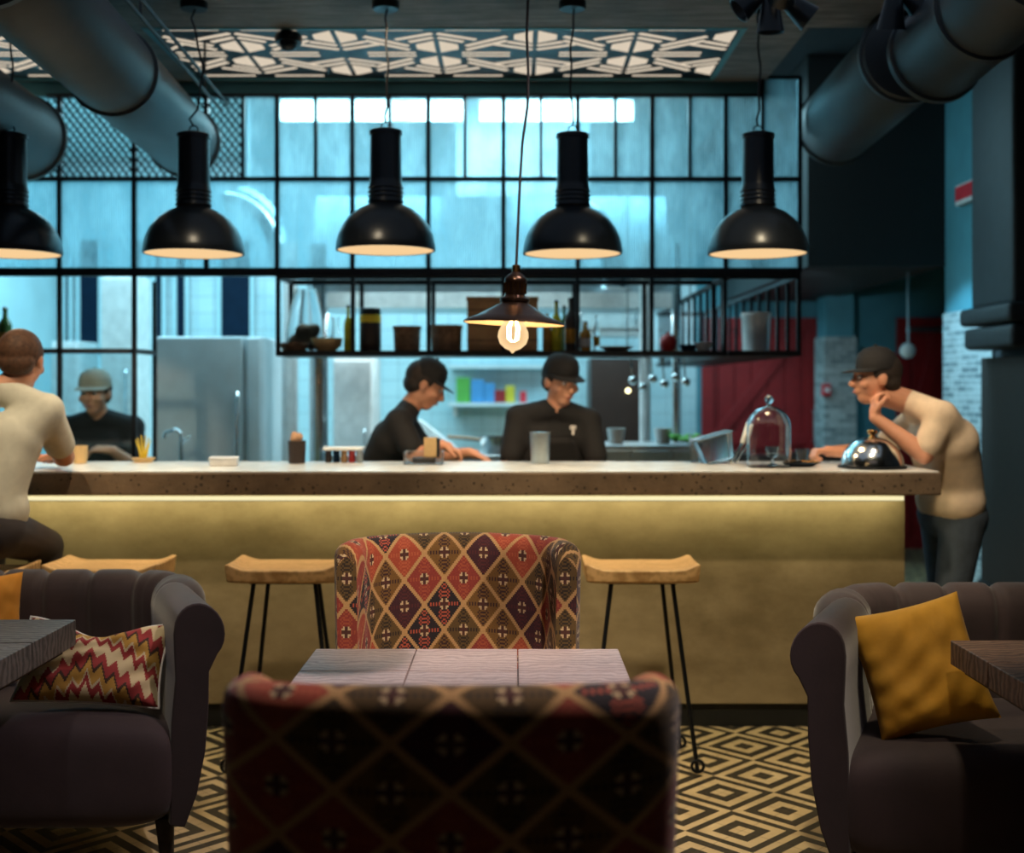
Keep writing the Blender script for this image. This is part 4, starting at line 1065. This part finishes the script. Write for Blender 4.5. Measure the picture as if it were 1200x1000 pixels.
# ------------------------------------------------------------------ sofas
def make_sofa(label):
    r = empty('velvet_sofa', (0, 0, 0), 0, label, 'sofa', None)
    W, FY, BY, CR = .72, -.36, .21, .16       # half width of the inner face, front, back inner face, corner radius
    path = []
    WB = .53
    for k in range(9): path.append((W + (WB - W) * k / 8, FY + (BY - CR - FY) * k / 8, .96, -.28))
    for k in range(1, 9):
        a = PI / 2 * k / 9; path.append((WB - CR + CR * math.cos(a), BY - CR + CR * math.sin(a), math.cos(a), math.sin(a)))
    for k in range(33): path.append(((WB - CR) * (1 - 2 * k / 32), BY, 0, 1))
    for k in range(1, 9):
        a = PI / 2 * k / 9; path.append((-WB + CR - CR * math.sin(a), BY - CR + CR * math.cos(a), -math.sin(a), math.cos(a)))
    for k in range(9): path.append((-WB - (W - WB) * k / 8, BY - CR + (FY - BY + CR) * k / 8, -.96, -.28))
    L = [0]
    for i in range(1, len(path)): L.append(L[-1] + math.hypot(path[i][0] - path[i - 1][0], path[i][1] - path[i - 1][1]))
    prof = [(-.03, .30), (-.025, .45), (-.012, .58), (-.016, .66), (-.018, .71)]
    for a in range(165, -60, -15): prof.append((.068 + .084 * math.cos(R(a)), .722 + .084 * math.sin(R(a))))
    prof += [(.10, .61), (.098, .5), (.088, .38), (.06, .25), (.02, .15), (-.03, .15)]
    seams = [L[8] + .0, L[8] + .12] + [L[16] + (L[49] - L[16]) * k / 5 for k in range(0, 6)] + [L[-9], L[-9] - .12]
    def pt(i, j):
        x, y, nx, ny = path[i]; u, z = prof[j]
        dd = min(abs(L[i] - s_) for s_ in seams)
        pull = .016 * math.exp(-(dd / .018) ** 2)
        if 3 <= j <= 17:
            cu, cz = .075 - u, .712 - z; q = math.hypot(cu, cz) + 1e-6; u += cu / q * pull; z += cz / q * pull
        elif j < 3: u += pull
        return Vector((x + nx * u, y + ny * u, z))
    def seg(i0, i1, name):
        # finer sampling along the path
        idx = list(range(i0, i1 + 1)); vs = []; k = len(prof)
        m = MB(); sub = 4; rows = []
        for a in range(len(idx) - 1):
            for s_ in range(sub):
                t = s_ / sub; rows.append((idx[a], t))
        rows.append((idx[-1], 0))
        for i, t in rows:
            for j in range(k):
                x0, y0, a0, b0 = path[i]; x1, y1, a1_, b1 = path[min(i + 1, len(path) - 1)]
                x, y, nx, ny = x0 + (x1 - x0) * t, y0 + (y1 - y0) * t, a0 + (a1_ - a0) * t, b0 + (b1 - b0) * t
                q = math.hypot(nx, ny); nx /= q; ny /= q
                l = L[i] + (L[min(i + 1, len(L) - 1)] - L[i]) * t; u, z = prof[j]
                dd = min(abs(l - s2_) for s2_ in seams); pull = .016 * math.exp(-(dd / .016) ** 2)
                if 3 <= j <= 17:
                    cu, cz = .075 - u, .712 - z; qq = math.hypot(cu, cz) + 1e-6; u += cu / qq * pull; z += cz / qq * pull
                elif j < 3: u += pull * .8
                bul = 0
                vs.append(Vector((x + nx * u, y + ny * u, z)))
        fs = []; R_ = len(rows)
        for i in range(R_ - 1):
            for j in range(k): fs.append((i * k + j, (i + 1) * k + j, (i + 1) * k + (j + 1) % k, i * k + (j + 1) % k))
        fs += [tuple(range(k)), tuple((R_ - 1) * k + j for j in range(k))[::-1]]
        m._add(vs, fs); return m.build(name, 'sofa_velvet', r, True, bevel=.008 if name == 'armrest' else 0, seg=3)
    seg(0, 12, 'armrest'); seg(12, len(path) - 13, 'backrest'); seg(len(path) - 13, len(path) - 1, 'armrest')
    def se(c, e): return math.copysign(abs(c) ** e, c)
    def cush(u, v, hx, y0, y1, z0, z1, e1=.22, e2=.35):
        a = 2 * PI * u; b = PI * (v - .5)
        tp = 1 - .13 * (1 + se(math.sin(a), e1))
        return (Vector((hx * tp * se(math.cos(a), e1) * se(math.cos(b), e2), (y0 + y1) / 2 + (y1 - y0) / 2 * se(math.sin(a), e1) * se(math.cos(b), e2), (z0 + z1) / 2 + (z1 - z0) / 2 * se(math.sin(b), e2 + .1))), (u, v))
    MB().grid(lambda u, v: cush(u, v, W + .015, FY - .035, BY + .02, .125, .475), 96, 28).build('seat', 'sofa_velvet', r, True)
    for sx in (-1, 1):
        for y in (FY + .06, BY - .02):
            WW = W if y < 0 else WB
            MB().tube([(sx * (WW - .06), y, .16), (sx * (WW - .05), y, 0)], [.028, .018], 14).build('leg', 'dark_wood', r, True)
    return r
s1 = make_sofa('dark purple-brown velvet sofa with rolled arms in the left foreground'); s1.location = (-1.70, 3.84, 0)
s2_ = copy_tree(s1); s2_.location = (1.59, 3.56, 0); s2_['label'] = 'dark purple-brown velvet sofa with rolled arms in the right foreground'

# ------------------------------------------------------------------ pillows
def pillow(name, w, h, t, mat, loc, rot, label, sag=0, piping=None, crease=.004, seed=1):
    random.seed(seed); ph = [random.uniform(0, 6) for _ in range(6)]
    def side(sgn):
        def fn(u, v):
            x, y = u * 2 - 1, v * 2 - 1
            pin = 1 - .07 * (1 - x * x) ** 1.0 * abs(y) ** 3; pin2 = 1 - .07 * (1 - y * y) * abs(x) ** 3
            X, Y_ = x * w / 2 * pin2, y * h / 2 * pin
            k = max(0, (1 - x ** 4)) ** .55 * max(0, (1 - y ** 4)) ** .55
            z = sgn * t / 2 * k
            cr = crease * k * (math.sin(7 * x + 5 * y + ph[0]) + .8 * math.sin(13 * y - 6 * x + ph[1]) + .6 * math.sin(21 * x * y + ph[2]) + .9 * math.sin(9 * math.hypot(x + .8, y - .9) * 2 + ph[3]))
            z += cr
            Y_ -= sag * math.exp(-(x * 2.0) ** 2) * max(0, y)
            return Vector((X, Y_, z)), (u, v)
        return fn
    m = MB(); m.grid(side(1), 40, 40); m.grid(side(-1), 40, 40)
    o = m.build(name, mat, None, True); o.location = loc; o.rotation_euler = rot
    if piping:
        pts = []
        for k in range(40): pts.append(side(0)(k / 40, 0)[0])
        for k in range(40): pts.append(side(0)(1, k / 40)[0])
        for k in range(40): pts.append(side(0)(1 - k / 40, 1)[0])
        for k in range(40): pts.append(side(0)(0, 1 - k / 40)[0])
        MB().tube(pts, .004, 6, closed=True).build('piping', piping, o, True)
    return tag(o, label, 'pillow')
pillow('throw_pillow', .325, .36, .13, 'mustard_cloth', (1.135, 3.35, .65), (R(66), R(-15), R(-8)), 'mustard yellow throw pillow propped in the corner of the right sofa', crease=.0025)
pillow('throw_pillow', .43, .26, .12, 'kilim_zigzag', (-1.27, 3.60, .605), (R(60), R(4), R(4)), 'red, cream and gold zigzag kilim pillow beside the left sofa arm', sag=.05, piping='pale_bag', seed=4)
pillow('throw_pillow', .34, .34, .12, 'orange_cloth', (-1.76, 3.84, .655), (R(75), R(-4), R(6)), 'orange pillow at the left edge, mostly behind the grey table', seed=6)

# ------------------------------------------------------------------ people
def head_mesh(m, c, rot, s=1.0):
    T = Matrix.Translation(c) @ rot.to_4x4() @ Matrix.Scale(s, 4)
    old = m.T; m.T = T
    m.ball((0, -.012, .032), (.074, .094, .084), 24, 16)         # skull
    m.ball((0, .025, -.02), (.064, .066, .075), 20, 14)           # face
    m.ball((0, .045, -.078), (.036, .038, .032), 16, 10)          # chin
    m.ball((0, .012, -.055), (.056, .06, .045), 16, 10)           # jaw
    m.ball((0, .078, .030), (.050, .016, .012), 14, 8)            # brow
    m.caps((0, .086, .018), (0, .106, -.022), .009, .014)         # nose
    m.ball((0, .100, -.028), (.017, .012, .010), 12, 8)
    for sx in (-1, 1):
        m.ball((sx * .042, .062, -.022), (.024, .024, .022), 12, 8)  # cheek
        m.ball((sx * .074, -.006, -.004), (.010, .020, .032), 12, 8) # ear
    m.ball((0, .086, -.050), (.024, .012, .006), 12, 8); m.ball((0, .084, -.060), (.020, .012, .007), 12, 8)
    m.T = old; return T
def hand_mesh(m, w, d, nrm, curl=.6, side=1, s=1.0):
    """w wrist, d along the hand, nrm out of the back of the hand; fingers curl towards -nrm"""
    w, d, nrm = Vector(w), Vector(d).normalized(), Vector(nrm); nrm = (nrm - d * nrm.dot(d)).normalized(); a = d.cross(nrm).normalized() * side
    m.caps(w, w + d * .03, .024 * s, .026 * s)
    for k in range(4): m.caps(w + d * .02 + a * (.026 - .016 * k) * s * .6, w + d * .082 * s + a * (.030 - .020 * k) * s, .016 * s, .0115 * s, 10)
    for k, ln in enumerate((.070, .078, .072, .056)):
        p = w + d * .084 * s + a * (.032 - .0205 * k) * s; ang = 0; q = d.copy()
        for j, f in enumerate((.45, .32, .23)):
            ang += curl * (1.0, 1.1, .7)[j]
            q = d * math.cos(ang) - nrm * math.sin(ang)
            e2 = p + q * ln * f * s; m.caps(p, e2, (.0098 - .0008 * j) * s, (.009 - .0008 * j) * s, 10); p = e2
    p = w + d * .025 * s + a * .024 * s; q = (d * .6 + a * .75 - nrm * .25).normalized(); e2 = p + q * .042 * s; m.caps(p, e2, .0135 * s, .011 * s, 10)
    q = (d * .85 + a * .2 - nrm * .45 * (curl + .3)).normalized(); e3 = e2 + q * .030 * s; m.caps(e2, e3, .0105 * s, .009 * s, 10)
def person(loc, label, J, cloth, head_rot, cap=None, hair=None, trousers='dark_trousers', hands=(), sleeve='short', apron=None, group=None, shoulder=.165, hip=.085, girth=1.0):
    r = empty('person', loc, 0, label, 'person', group); o = Vector(loc)
    j = {k: Vector(v) - o for k, v in J.items()}
    f = Vector((j['chest'] - j['pelvis'])).normalized()
    right = Vector(J['right']).normalized() if 'right' in J else Vector((1, 0, 0))
    g = girth
    def torso(m, e=0.0, low=True):
        g = girth + e * 2
        P, W, Cc, N = j['pelvis'], j['waist'], j['chest'], j['neck']
        if e: P = P + f * .075; g += .0
        m.caps(P - right * hip * .8, P + right * hip * .8, .098 * g + e)
        for s_ in (-1, 0, 1):
            m.caps(P + right * s_ * .06, W + right * s_ * .055, .10 * g + e, .092 * g + e)
            m.caps(W + right * s_ * .055, Cc + right * s_ * .075, .092 * g + e, .102 * g + e)
        m.caps(Cc - right * .08, Cc + right * .08, .10 * g + e)
        sh = {s_: j['shR' if s_ > 0 else 'shL'] for s_ in (-1, 1)}
        for s_ in (-1, 1):
            m.caps(Cc + right * s_ * .07, sh[s_], .092 * g + e, .058 + e); m.caps(N, sh[s_], .05 + e * .6, .052 + e)
    body = MB(); torso(body)
    hc = j['head']; T = head_mesh(body, hc, head_rot)
    jaw = T @ Vector((0, -.005, -.06)); body.caps(j['neck'], jaw, .056, .052)
    arms = {}
    for s_, q in ((1, 'R'), (-1, 'L')):
        sh, el, wr = j['sh' + q], j['el' + q], j['wr' + q]
        body.caps(sh, el, .050, .040); body.caps(el, el + (wr - el) * .35, .041, .040); body.caps(el + (wr - el) * .35, wr, .040, .026)
        hp, kn, an = j['pelvis'] + right * s_ * hip, j['kn' + q], j['an' + q]
        body.caps(hp, kn, .086, .054); body.caps(kn, kn + (an - kn) * .35, .054, .055); body.caps(kn + (an - kn) * .35, an, .055, .037)
        fw = Vector(J.get('fwd', (0, 1, 0))).normalized()
        body.caps(an - Vector((0, 0, .035)) - fw * .04, an - Vector((0, 0, .045)) + fw * .15, .034, .03)
    for (q, d, nrm, curl, sd) in hands: hand_mesh(body, j['wr' + q], d, nrm, curl, sd)
    remesh(body, 'body', 'skin', r, .0058, 3)
    # clothes
    sh_ = MB(); torso(sh_, .012)
    for q in 'RL':
        sh, el, wr = j['sh' + q], j['el' + q], j['wr' + q]
        if sleeve == 'short':
            e2 = sh + (el - sh) * .72; sh_.caps(sh, e2, .064, .062)
        else: sh_.caps(sh, el, .064, .056); sh_.caps(el, el + (wr - el) * .8, .056, .042)
    remesh(sh_, 'shirt', cloth, r, .011, 14)
    tr = MB(); P = j['pelvis']; tr.caps(P - right * hip * .8, P + right * hip * .8, .113 * g); tr.caps(P - right * hip * .8 + f * .04, P + right * hip * .8 + f * .04, .100 * g)
    for s_, q in ((1, 'R'), (-1, 'L')):
        hp, kn, an = P + right * s_ * hip, j['kn' + q], j['an' + q]
        tr.caps(hp, kn, .100, .070); tr.caps(kn, an, .070, .054)
    remesh(tr, 'trousers', trousers, r, .011, 4)
    shoe = None
    for q in 'RL':
        an = j['an' + q]; fw = Vector(J.get('fwd', (0, 1, 0))).normalized(); m = MB()
        m.caps(an - Vector((0, 0, .03)) - fw * .04, an - Vector((0, 0, .04)) + fw * .16, .045, .04); m.caps(an - Vector((0, 0, .02)), an + Vector((0, 0, .02)), .048, .05)
        remesh(m, 'shoe', 'black_cloth', r, .01, 2)
    for s_ in (-1, 1):
        m = MB(); m.T = T; m.ball((s_ * .030, .080, .010), (.013, .010, .009), 14, 10); m.build('eye', 'eye_white', r, True)
        m = MB(); m.T = T; m.ball((s_ * .030, .0885, .010), (.006, .0035, .006), 10, 8); m.build('iris', 'dark_content', bpy.data.objects[r.children[-1].name], True)
    m = MB(); m.T = T; m.ball((0, .0965, -.055), (.020, .004, .006), 14, 8); m.build('mouth', 'lip', r, True)
    if hair:
        m = MB(); m.T = T; m.ball((0, -.022, .034), (.081, .094, .086), 22, 14); m.ball((0, -.05, -.015), (.070, .055, .055), 18, 12)
        for s_ in (-1, 1): m.ball((s_ * .068, -.004, .03), (.014, .03, .03), 12, 8)
        remesh(m, 'hair', hair, r, .006, 2)
    if cap:
        m = MB(); m.T = T
        m.lathe([(.086, 0), (.088, .01), (.086, .04), (.074, .072), (.048, .092), (.015, .100), (0, .101), (0, .096), (.046, .087), (.070, .068), (.081, .038), (.083, .01), (.082, 0)], c=(0, -.004, .038), n=36)
        for v in range(len(m.v)):
            pass
        c_ = m.build('cap', cap, r, True)
        m = MB(); m.T = T
        pts = []; nseg = 20
        for k in range(nseg + 1):
            a = PI * k / nseg; pts.append((.082 * math.cos(a), .045 + .10 * math.sin(a) ** .8))
        vs = []; fs = []
        for k, (x, y) in enumerate(pts):
            a = PI * k / nseg; ix, iy = .084 * math.cos(a), .0 + .080 * math.sin(a)
            drop = -.012 - .10 * x * x * 12 * .1
            for (px, py, pz) in ((ix, iy, .044), (x, y, .044 + drop), (x, y, .040 + drop), (ix, iy, .038)): vs.append((px, py, pz))
        for k in range(nseg):
            for q in range(4): fs.append((k * 4 + q, (k + 1) * 4 + q, (k + 1) * 4 + (q + 1) % 4, k * 4 + (q + 1) % 4))
        m._add(vs, fs); m.build('brim', cap, c_, True)
        m = MB(); m.T = T; m.ball((0, -.004, .141), (.008, .008, .005), 12, 6); m.build('cap_button', cap, c_, True)
    if apron:
        m = MB(); P, Cc = j['pelvis'], j['chest']; fw = Vector(J.get('fwd', (0, 1, 0))).normalized()
        vs = []; fs = []
        for k in range(9):
            t = k / 8; base = P.lerp(Cc, t) ; hw = .16 - .07 * max(0, t - .5) * 2
            for q in range(9):
                s_ = q / 8 * 2 - 1; bulge = .118 * g * math.sqrt(max(0, 1 - (s_ * hw / .215) ** 2)) + .012
                vs.append(base + right * s_ * hw + fw * bulge)
        for k in range(8):
            for q in range(8): fs.append((k * 9 + q, k * 9 + q + 1, (k + 1) * 9 + q + 1, (k + 1) * 9 + q))
        m._add(vs, fs); a_ = m.build('apron', apron, r, True); sd = a_.modifiers.new('s', 'SOLIDIFY'); sd.thickness = .006
    return r
def rot(yaw, pitch=0, roll=0):   # yaw 0 faces +Y (away from the camera), 180 faces the camera, 90 faces left (-X), -90 faces right
    return Matrix.Rotation(R(yaw), 3, 'Z') @ Matrix.Rotation(R(-pitch), 3, 'X') @ Matrix.Rotation(R(roll), 3, 'Y')

# chef with the dark cap and chest logo, facing the camera and looking right
person((.20, 5.86, 0), 'chef in dark cap and black top with small chest logo, looking right, before the bottles', dict(
    pelvis=(.17, 5.95, .95), waist=(.175, 5.93, 1.07), chest=(.185, 5.87, 1.19), neck=(.20, 5.80, 1.335),
    shR=(.015, 5.83, 1.285), shL=(.355, 5.83, 1.27), head=(.217, 5.77, 1.462), elR=(-.035, 5.78, 1.04), elL=(.40, 5.76, 1.03), wrR=(.07, 5.62, .985), wrL=(.30, 5.60, .985),
    knR=(.08, 5.93, .50), knL=(.27, 5.93, .50), anR=(.08, 5.97, .09), anL=(.27, 5.97, .09), right=(-1, 0, 0), fwd=(0, -1, 0)),
    'black_cloth', rot(-148, 14), cap='black_cloth', hair='dark_hair', hands=(('R', (.5, -.5, -.25), (0, 0, 1), .4, -1), ('L', (-.5, -.5, -.25), (0, 0, 1), .4, 1)), apron='black_cloth')
pr = bpy.data.objects['person']
m = MB()
for (a, b, c, d) in ((-.014, .014, .010, .016), (-.005, .005, -.028, .010), (-.014, -.009, -.002, .010), (.009, .014, -.002, .010)): m.box(a, b, -.002, .002, c, d)
lg = m.build('chest_logo', 'pale_bag', pr); lg.location = (.075, -.165, 1.235); lg['label'] = 'small pale emblem on the chest'

# leaning chef in profile, facing right
person((-.62, 5.90, 0), 'chef in dark cap and black t-shirt bending to the right over his work', dict(
    pelvis=(-.72, 5.93, .93), waist=(-.67, 5.90, 1.04), chest=(-.60, 5.86, 1.17), neck=(-.515, 5.82, 1.335),
    shR=(-.555, 5.70, 1.27), shL=(-.56, 5.98, 1.27), head=(-.440, 5.80, 1.445), elR=(-.47, 5.63, 1.10), elL=(-.43, 5.90, 1.08), wrR=(-.345, 5.60, 1.165), wrL=(-.22, 5.75, 1.12),
    knR=(-.70, 5.84, .50), knL=(-.70, 6.02, .50), anR=(-.74, 5.84, .09), anL=(-.74, 6.02, .09), right=(.10, -1, 0), fwd=(1, 0, 0)),
    'black_cloth', rot(-84, 28), cap='black_cloth', hair='dark_hair', hands=(('R', (.8, .05, -.35), (.3, 0, 1), .7, 1), ('L', (.7, -.3, -.25), (.2, 0, 1), .5, -1)))
# chef in the khaki cap behind the screen
person((-2.25, 6.52, 0), 'chef in khaki cap and black shirt looking down behind the glass screen', dict(
    pelvis=(-2.27, 6.62, .90), waist=(-2.27, 6.60, 1.01), chest=(-2.27, 6.56, 1.13), neck=(-2.27, 6.52, 1.275),
    shR=(-2.445, 6.54, 1.215), shL=(-2.095, 6.54, 1.215), head=(-2.275, 6.47, 1.40), elR=(-2.50, 6.48, .98), elL=(-2.06, 6.47, 1.0), wrR=(-2.36, 6.33, .97), wrL=(-2.13, 6.32, 1.10),
    knR=(-2.36, 6.60, .48), knL=(-2.18, 6.60, .48), anR=(-2.36, 6.64, .09), anL=(-2.18, 6.64, .09), right=(-1, 0, 0), fwd=(0, -1, 0)),
    'black_cloth', rot(176, 5), cap='khaki_cap', hair='hair', hands=(('R', (.4, -.5, -.2), (0, 0, 1), .4, -1), ('L', (-.8, -.1, .1), (0, -.3, 1), .5, 1)))
# man in the cream t-shirt leaning on the right end of the bar
person((1.92, 5.2, 0), 'man in cream t-shirt, black cap and jeans leaning on the right end of the bar', dict(
    pelvis=(1.915, 5.24, .87), waist=(1.90, 5.20, 1.01), chest=(1.84, 5.15, 1.20), neck=(1.69, 5.13, 1.37),
    shR=(1.775, 4.98, 1.315), shL=(1.80, 5.30, 1.31), head=(1.545, 5.12, 1.472), elR=(1.70, 4.97, 1.152), elL=(1.62, 5.34, 1.152), wrR=(1.515, 5.03, 1.305), wrL=(1.41, 5.28, 1.150),
    knR=(1.86, 5.12, .48), knL=(1.93, 5.36, .47), anR=(1.93, 5.12, .09), anL=(2.02, 5.36, .09), right=(.25, -1, 0) and (0.15, -1, 0), fwd=(-1, 0, 0)) ,
    'cream_cloth', rot(92, 2), cap='black_cloth', hair='dark_hair', trousers='jeans', hands=(('R', (.05, .25, .9), (-1, 0, .1), 1.0, 1), ('L', (-1, -.1, .05), (0, 0, 1), 1.15, 1)), girth=1.02, hip=.095)
# seated man at the left end, from behind
person((-1.97, 4.42, 0), 'man with short reddish hair in pale shirt sitting at bar, his back turned', dict(
    pelvis=(-1.985, 4.40, .905), waist=(-1.975, 4.41, 1.03), chest=(-1.965, 4.47, 1.23), neck=(-1.945, 4.54, 1.42),
    shR=(-1.775, 4.52, 1.345), shL=(-2.13, 4.54, 1.345), head=(-1.895, 4.585, 1.535), elR=(-1.775, 4.70, 1.16), elL=(-2.20, 4.70, 1.16), wrR=(-1.88, 4.92, 1.148), wrL=(-2.05, 4.92, 1.148),
    knR=(-1.87, 4.76, .80), knL=(-2.10, 4.76, .80), anR=(-1.88, 4.72, .36), anL=(-2.10, 4.72, .36), right=(1, 0, 0), fwd=(0, 1, 0)),
    'white_cloth', rot(2, 10), hair='hair', hands=(('R', (-.5, .8, 0), (0, 0, 1), .25, -1), ('L', (.5, .8, 0), (0, 0, 1), .25, 1)), sleeve='short', girth=1.0)

# ------------------------------------------------------------------ lights
CY = (.42, .84, 1.0)
for x in (-3.0, -1.2, .6):
    light('kitchen_ceiling_light', 'AREA', (x, 8.6, 3.45), (0, 0, 0), 60, CY, shape='RECTANGLE', size=1.2, size_y=1.8)
light('kitchen_front_light', 'AREA', (-.8, 6.75, 3.35), Vector((-.8, 8.6, 1.2)), 55, (.55, .88, 1), shape='RECTANGLE', size=3.4, size_y=.3)
light('under_hood_fill', 'AREA', (-.1, 8.2, 1.93), (0, 0, 0), 30, (.75, .95, 1), shape='RECTANGLE', size=2.4, size_y=.4)  # unseen fill added under the hood to brighten the prep area
light('hall_side_light', 'SPOT', (1.75, 6.9, 2.45), Vector((2.72, 7.25, 1.35)), 85, (.35, .75, 1), spot_size=R(56), spot_blend=.5)
light('door_light', 'SPOT', (1.9, 7.4, 2.1), Vector((2.2, 10.7, 1.3)), 34, (.6, .85, 1), spot_size=R(60), spot_blend=.6)
light('counter_strip_light', 'AREA', (-.8, 4.93, .985), Vector((-.8, 5.06, .72)), 6.5, (1, .88, .45), shape='RECTANGLE', size=4.8, size_y=.02)
def spot(loc, tgt, e, col, ang=40, blend=.6, r=.05):
    light('ceiling_and_fill_spot', 'SPOT', loc, Vector(tgt), e, col, spot_size=R(ang), spot_blend=blend, shadow_soft_size=r)
spot((-.15, 1.2, 3.0), (-.15, 3.5, .85), 155, (1, .78, .56), 24)
spot((.75, 2.25, 3.0), (-.1, 2.6, .7), 150, (1, .82, .78), 62)
spot((-.9, 3.2, 3.0), (-.9, 5.0, .5), 88, (1, .80, .52), 66)
spot((.9, 3.2, 3.0), (.9, 5.0, .5), 135, (1, .80, .50), 66)
spot((1.0, 3.1, 3.0), (.8, 4.0, 0), 60, (1, .82, .5), 50)
spot((1.1, 2.2, 3.0), (1.15, 3.5, .6), 40, (1, .8, .6), 26)
spot((-1.3, 2.5, 3.0), (-1.2, 3.6, .6), 30, (.95, .85, .8), 36)
spot((1.4, 4.1, 3.0), (1.85, 5.1, 1.2), 60, (1, .78, .55), 40)
spot((-1.9, 3.6, 3.0), (-1.9, 4.5, 1.3), 90, (1, .80, .50), 40)
spot((-2.09, 4.98, 1.96), (-2.28, 6.4, 1.35), 55, (1, .78, .55), 34)  # fill spot added beside the left pendant to light the khaki-capped chef
spot((-.5, 4.9, 2.98), (-.45, 5.75, 1.3), 34, (1, .72, .45), 40)
spot((.4, 4.9, 2.98), (.2, 5.75, 1.3), 34, (1, .72, .45), 40)
light('hall_soft_light', 'AREA', (0, 3.8, 2.98), (0, 0, 0), 7, (.55, .75, 1), shape='RECTANGLE', size=4.5, size_y=2.5)
light('hall_rear_fill', 'AREA', (0, -.6, 2.8), Vector((0, 2.5, 1.0)), 1.1, (1, .80, .75), shape='RECTANGLE', size=3, size_y=1)  # soft fill added behind the camera to lift the near chair's back

w = bpy.data.worlds.new('World'); bpy.context.scene.world = w; w.use_nodes = True
w.node_tree.nodes['Background'].inputs[0].default_value = (.35, .6, .8, 1); w.node_tree.nodes['Background'].inputs[1].default_value = .009

# ------------------------------------------------------------------ camera
cd = bpy.data.cameras.new('Camera'); cam = bpy.data.objects.new('Camera', cd); C.objects.link(cam)
cam.location = (0, 0, EYE); cam.rotation_euler = (PI / 2, 0, 0)
cd.sensor_width = 36; cd.lens = F / 1200 * 36; cd.shift_x = -(HX - 600) / 1200; cd.shift_y = -(500 - HY) / 1200
cd.dof.use_dof = True; cd.dof.focus_distance = 3.3; cd.dof.aperture_fstop = 1.9
cd.clip_start = .05; cd.clip_end = 60
sc = bpy.context.scene; sc.camera = cam
sc.view_settings.view_transform = 'Standard'; sc.view_settings.look = 'None'; sc.view_settings.gamma = 1; sc.view_settings.use_curve_mapping = False
sc.view_settings.exposure = 0
sc.cycles.max_bounces = 8; sc.cycles.transparent_max_bounces = 24; sc.cycles.use_denoising = True
sc.cycles.sample_clamp_indirect = 4; sc.cycles.caustics_reflective = False; sc.cycles.caustics_refractive = False
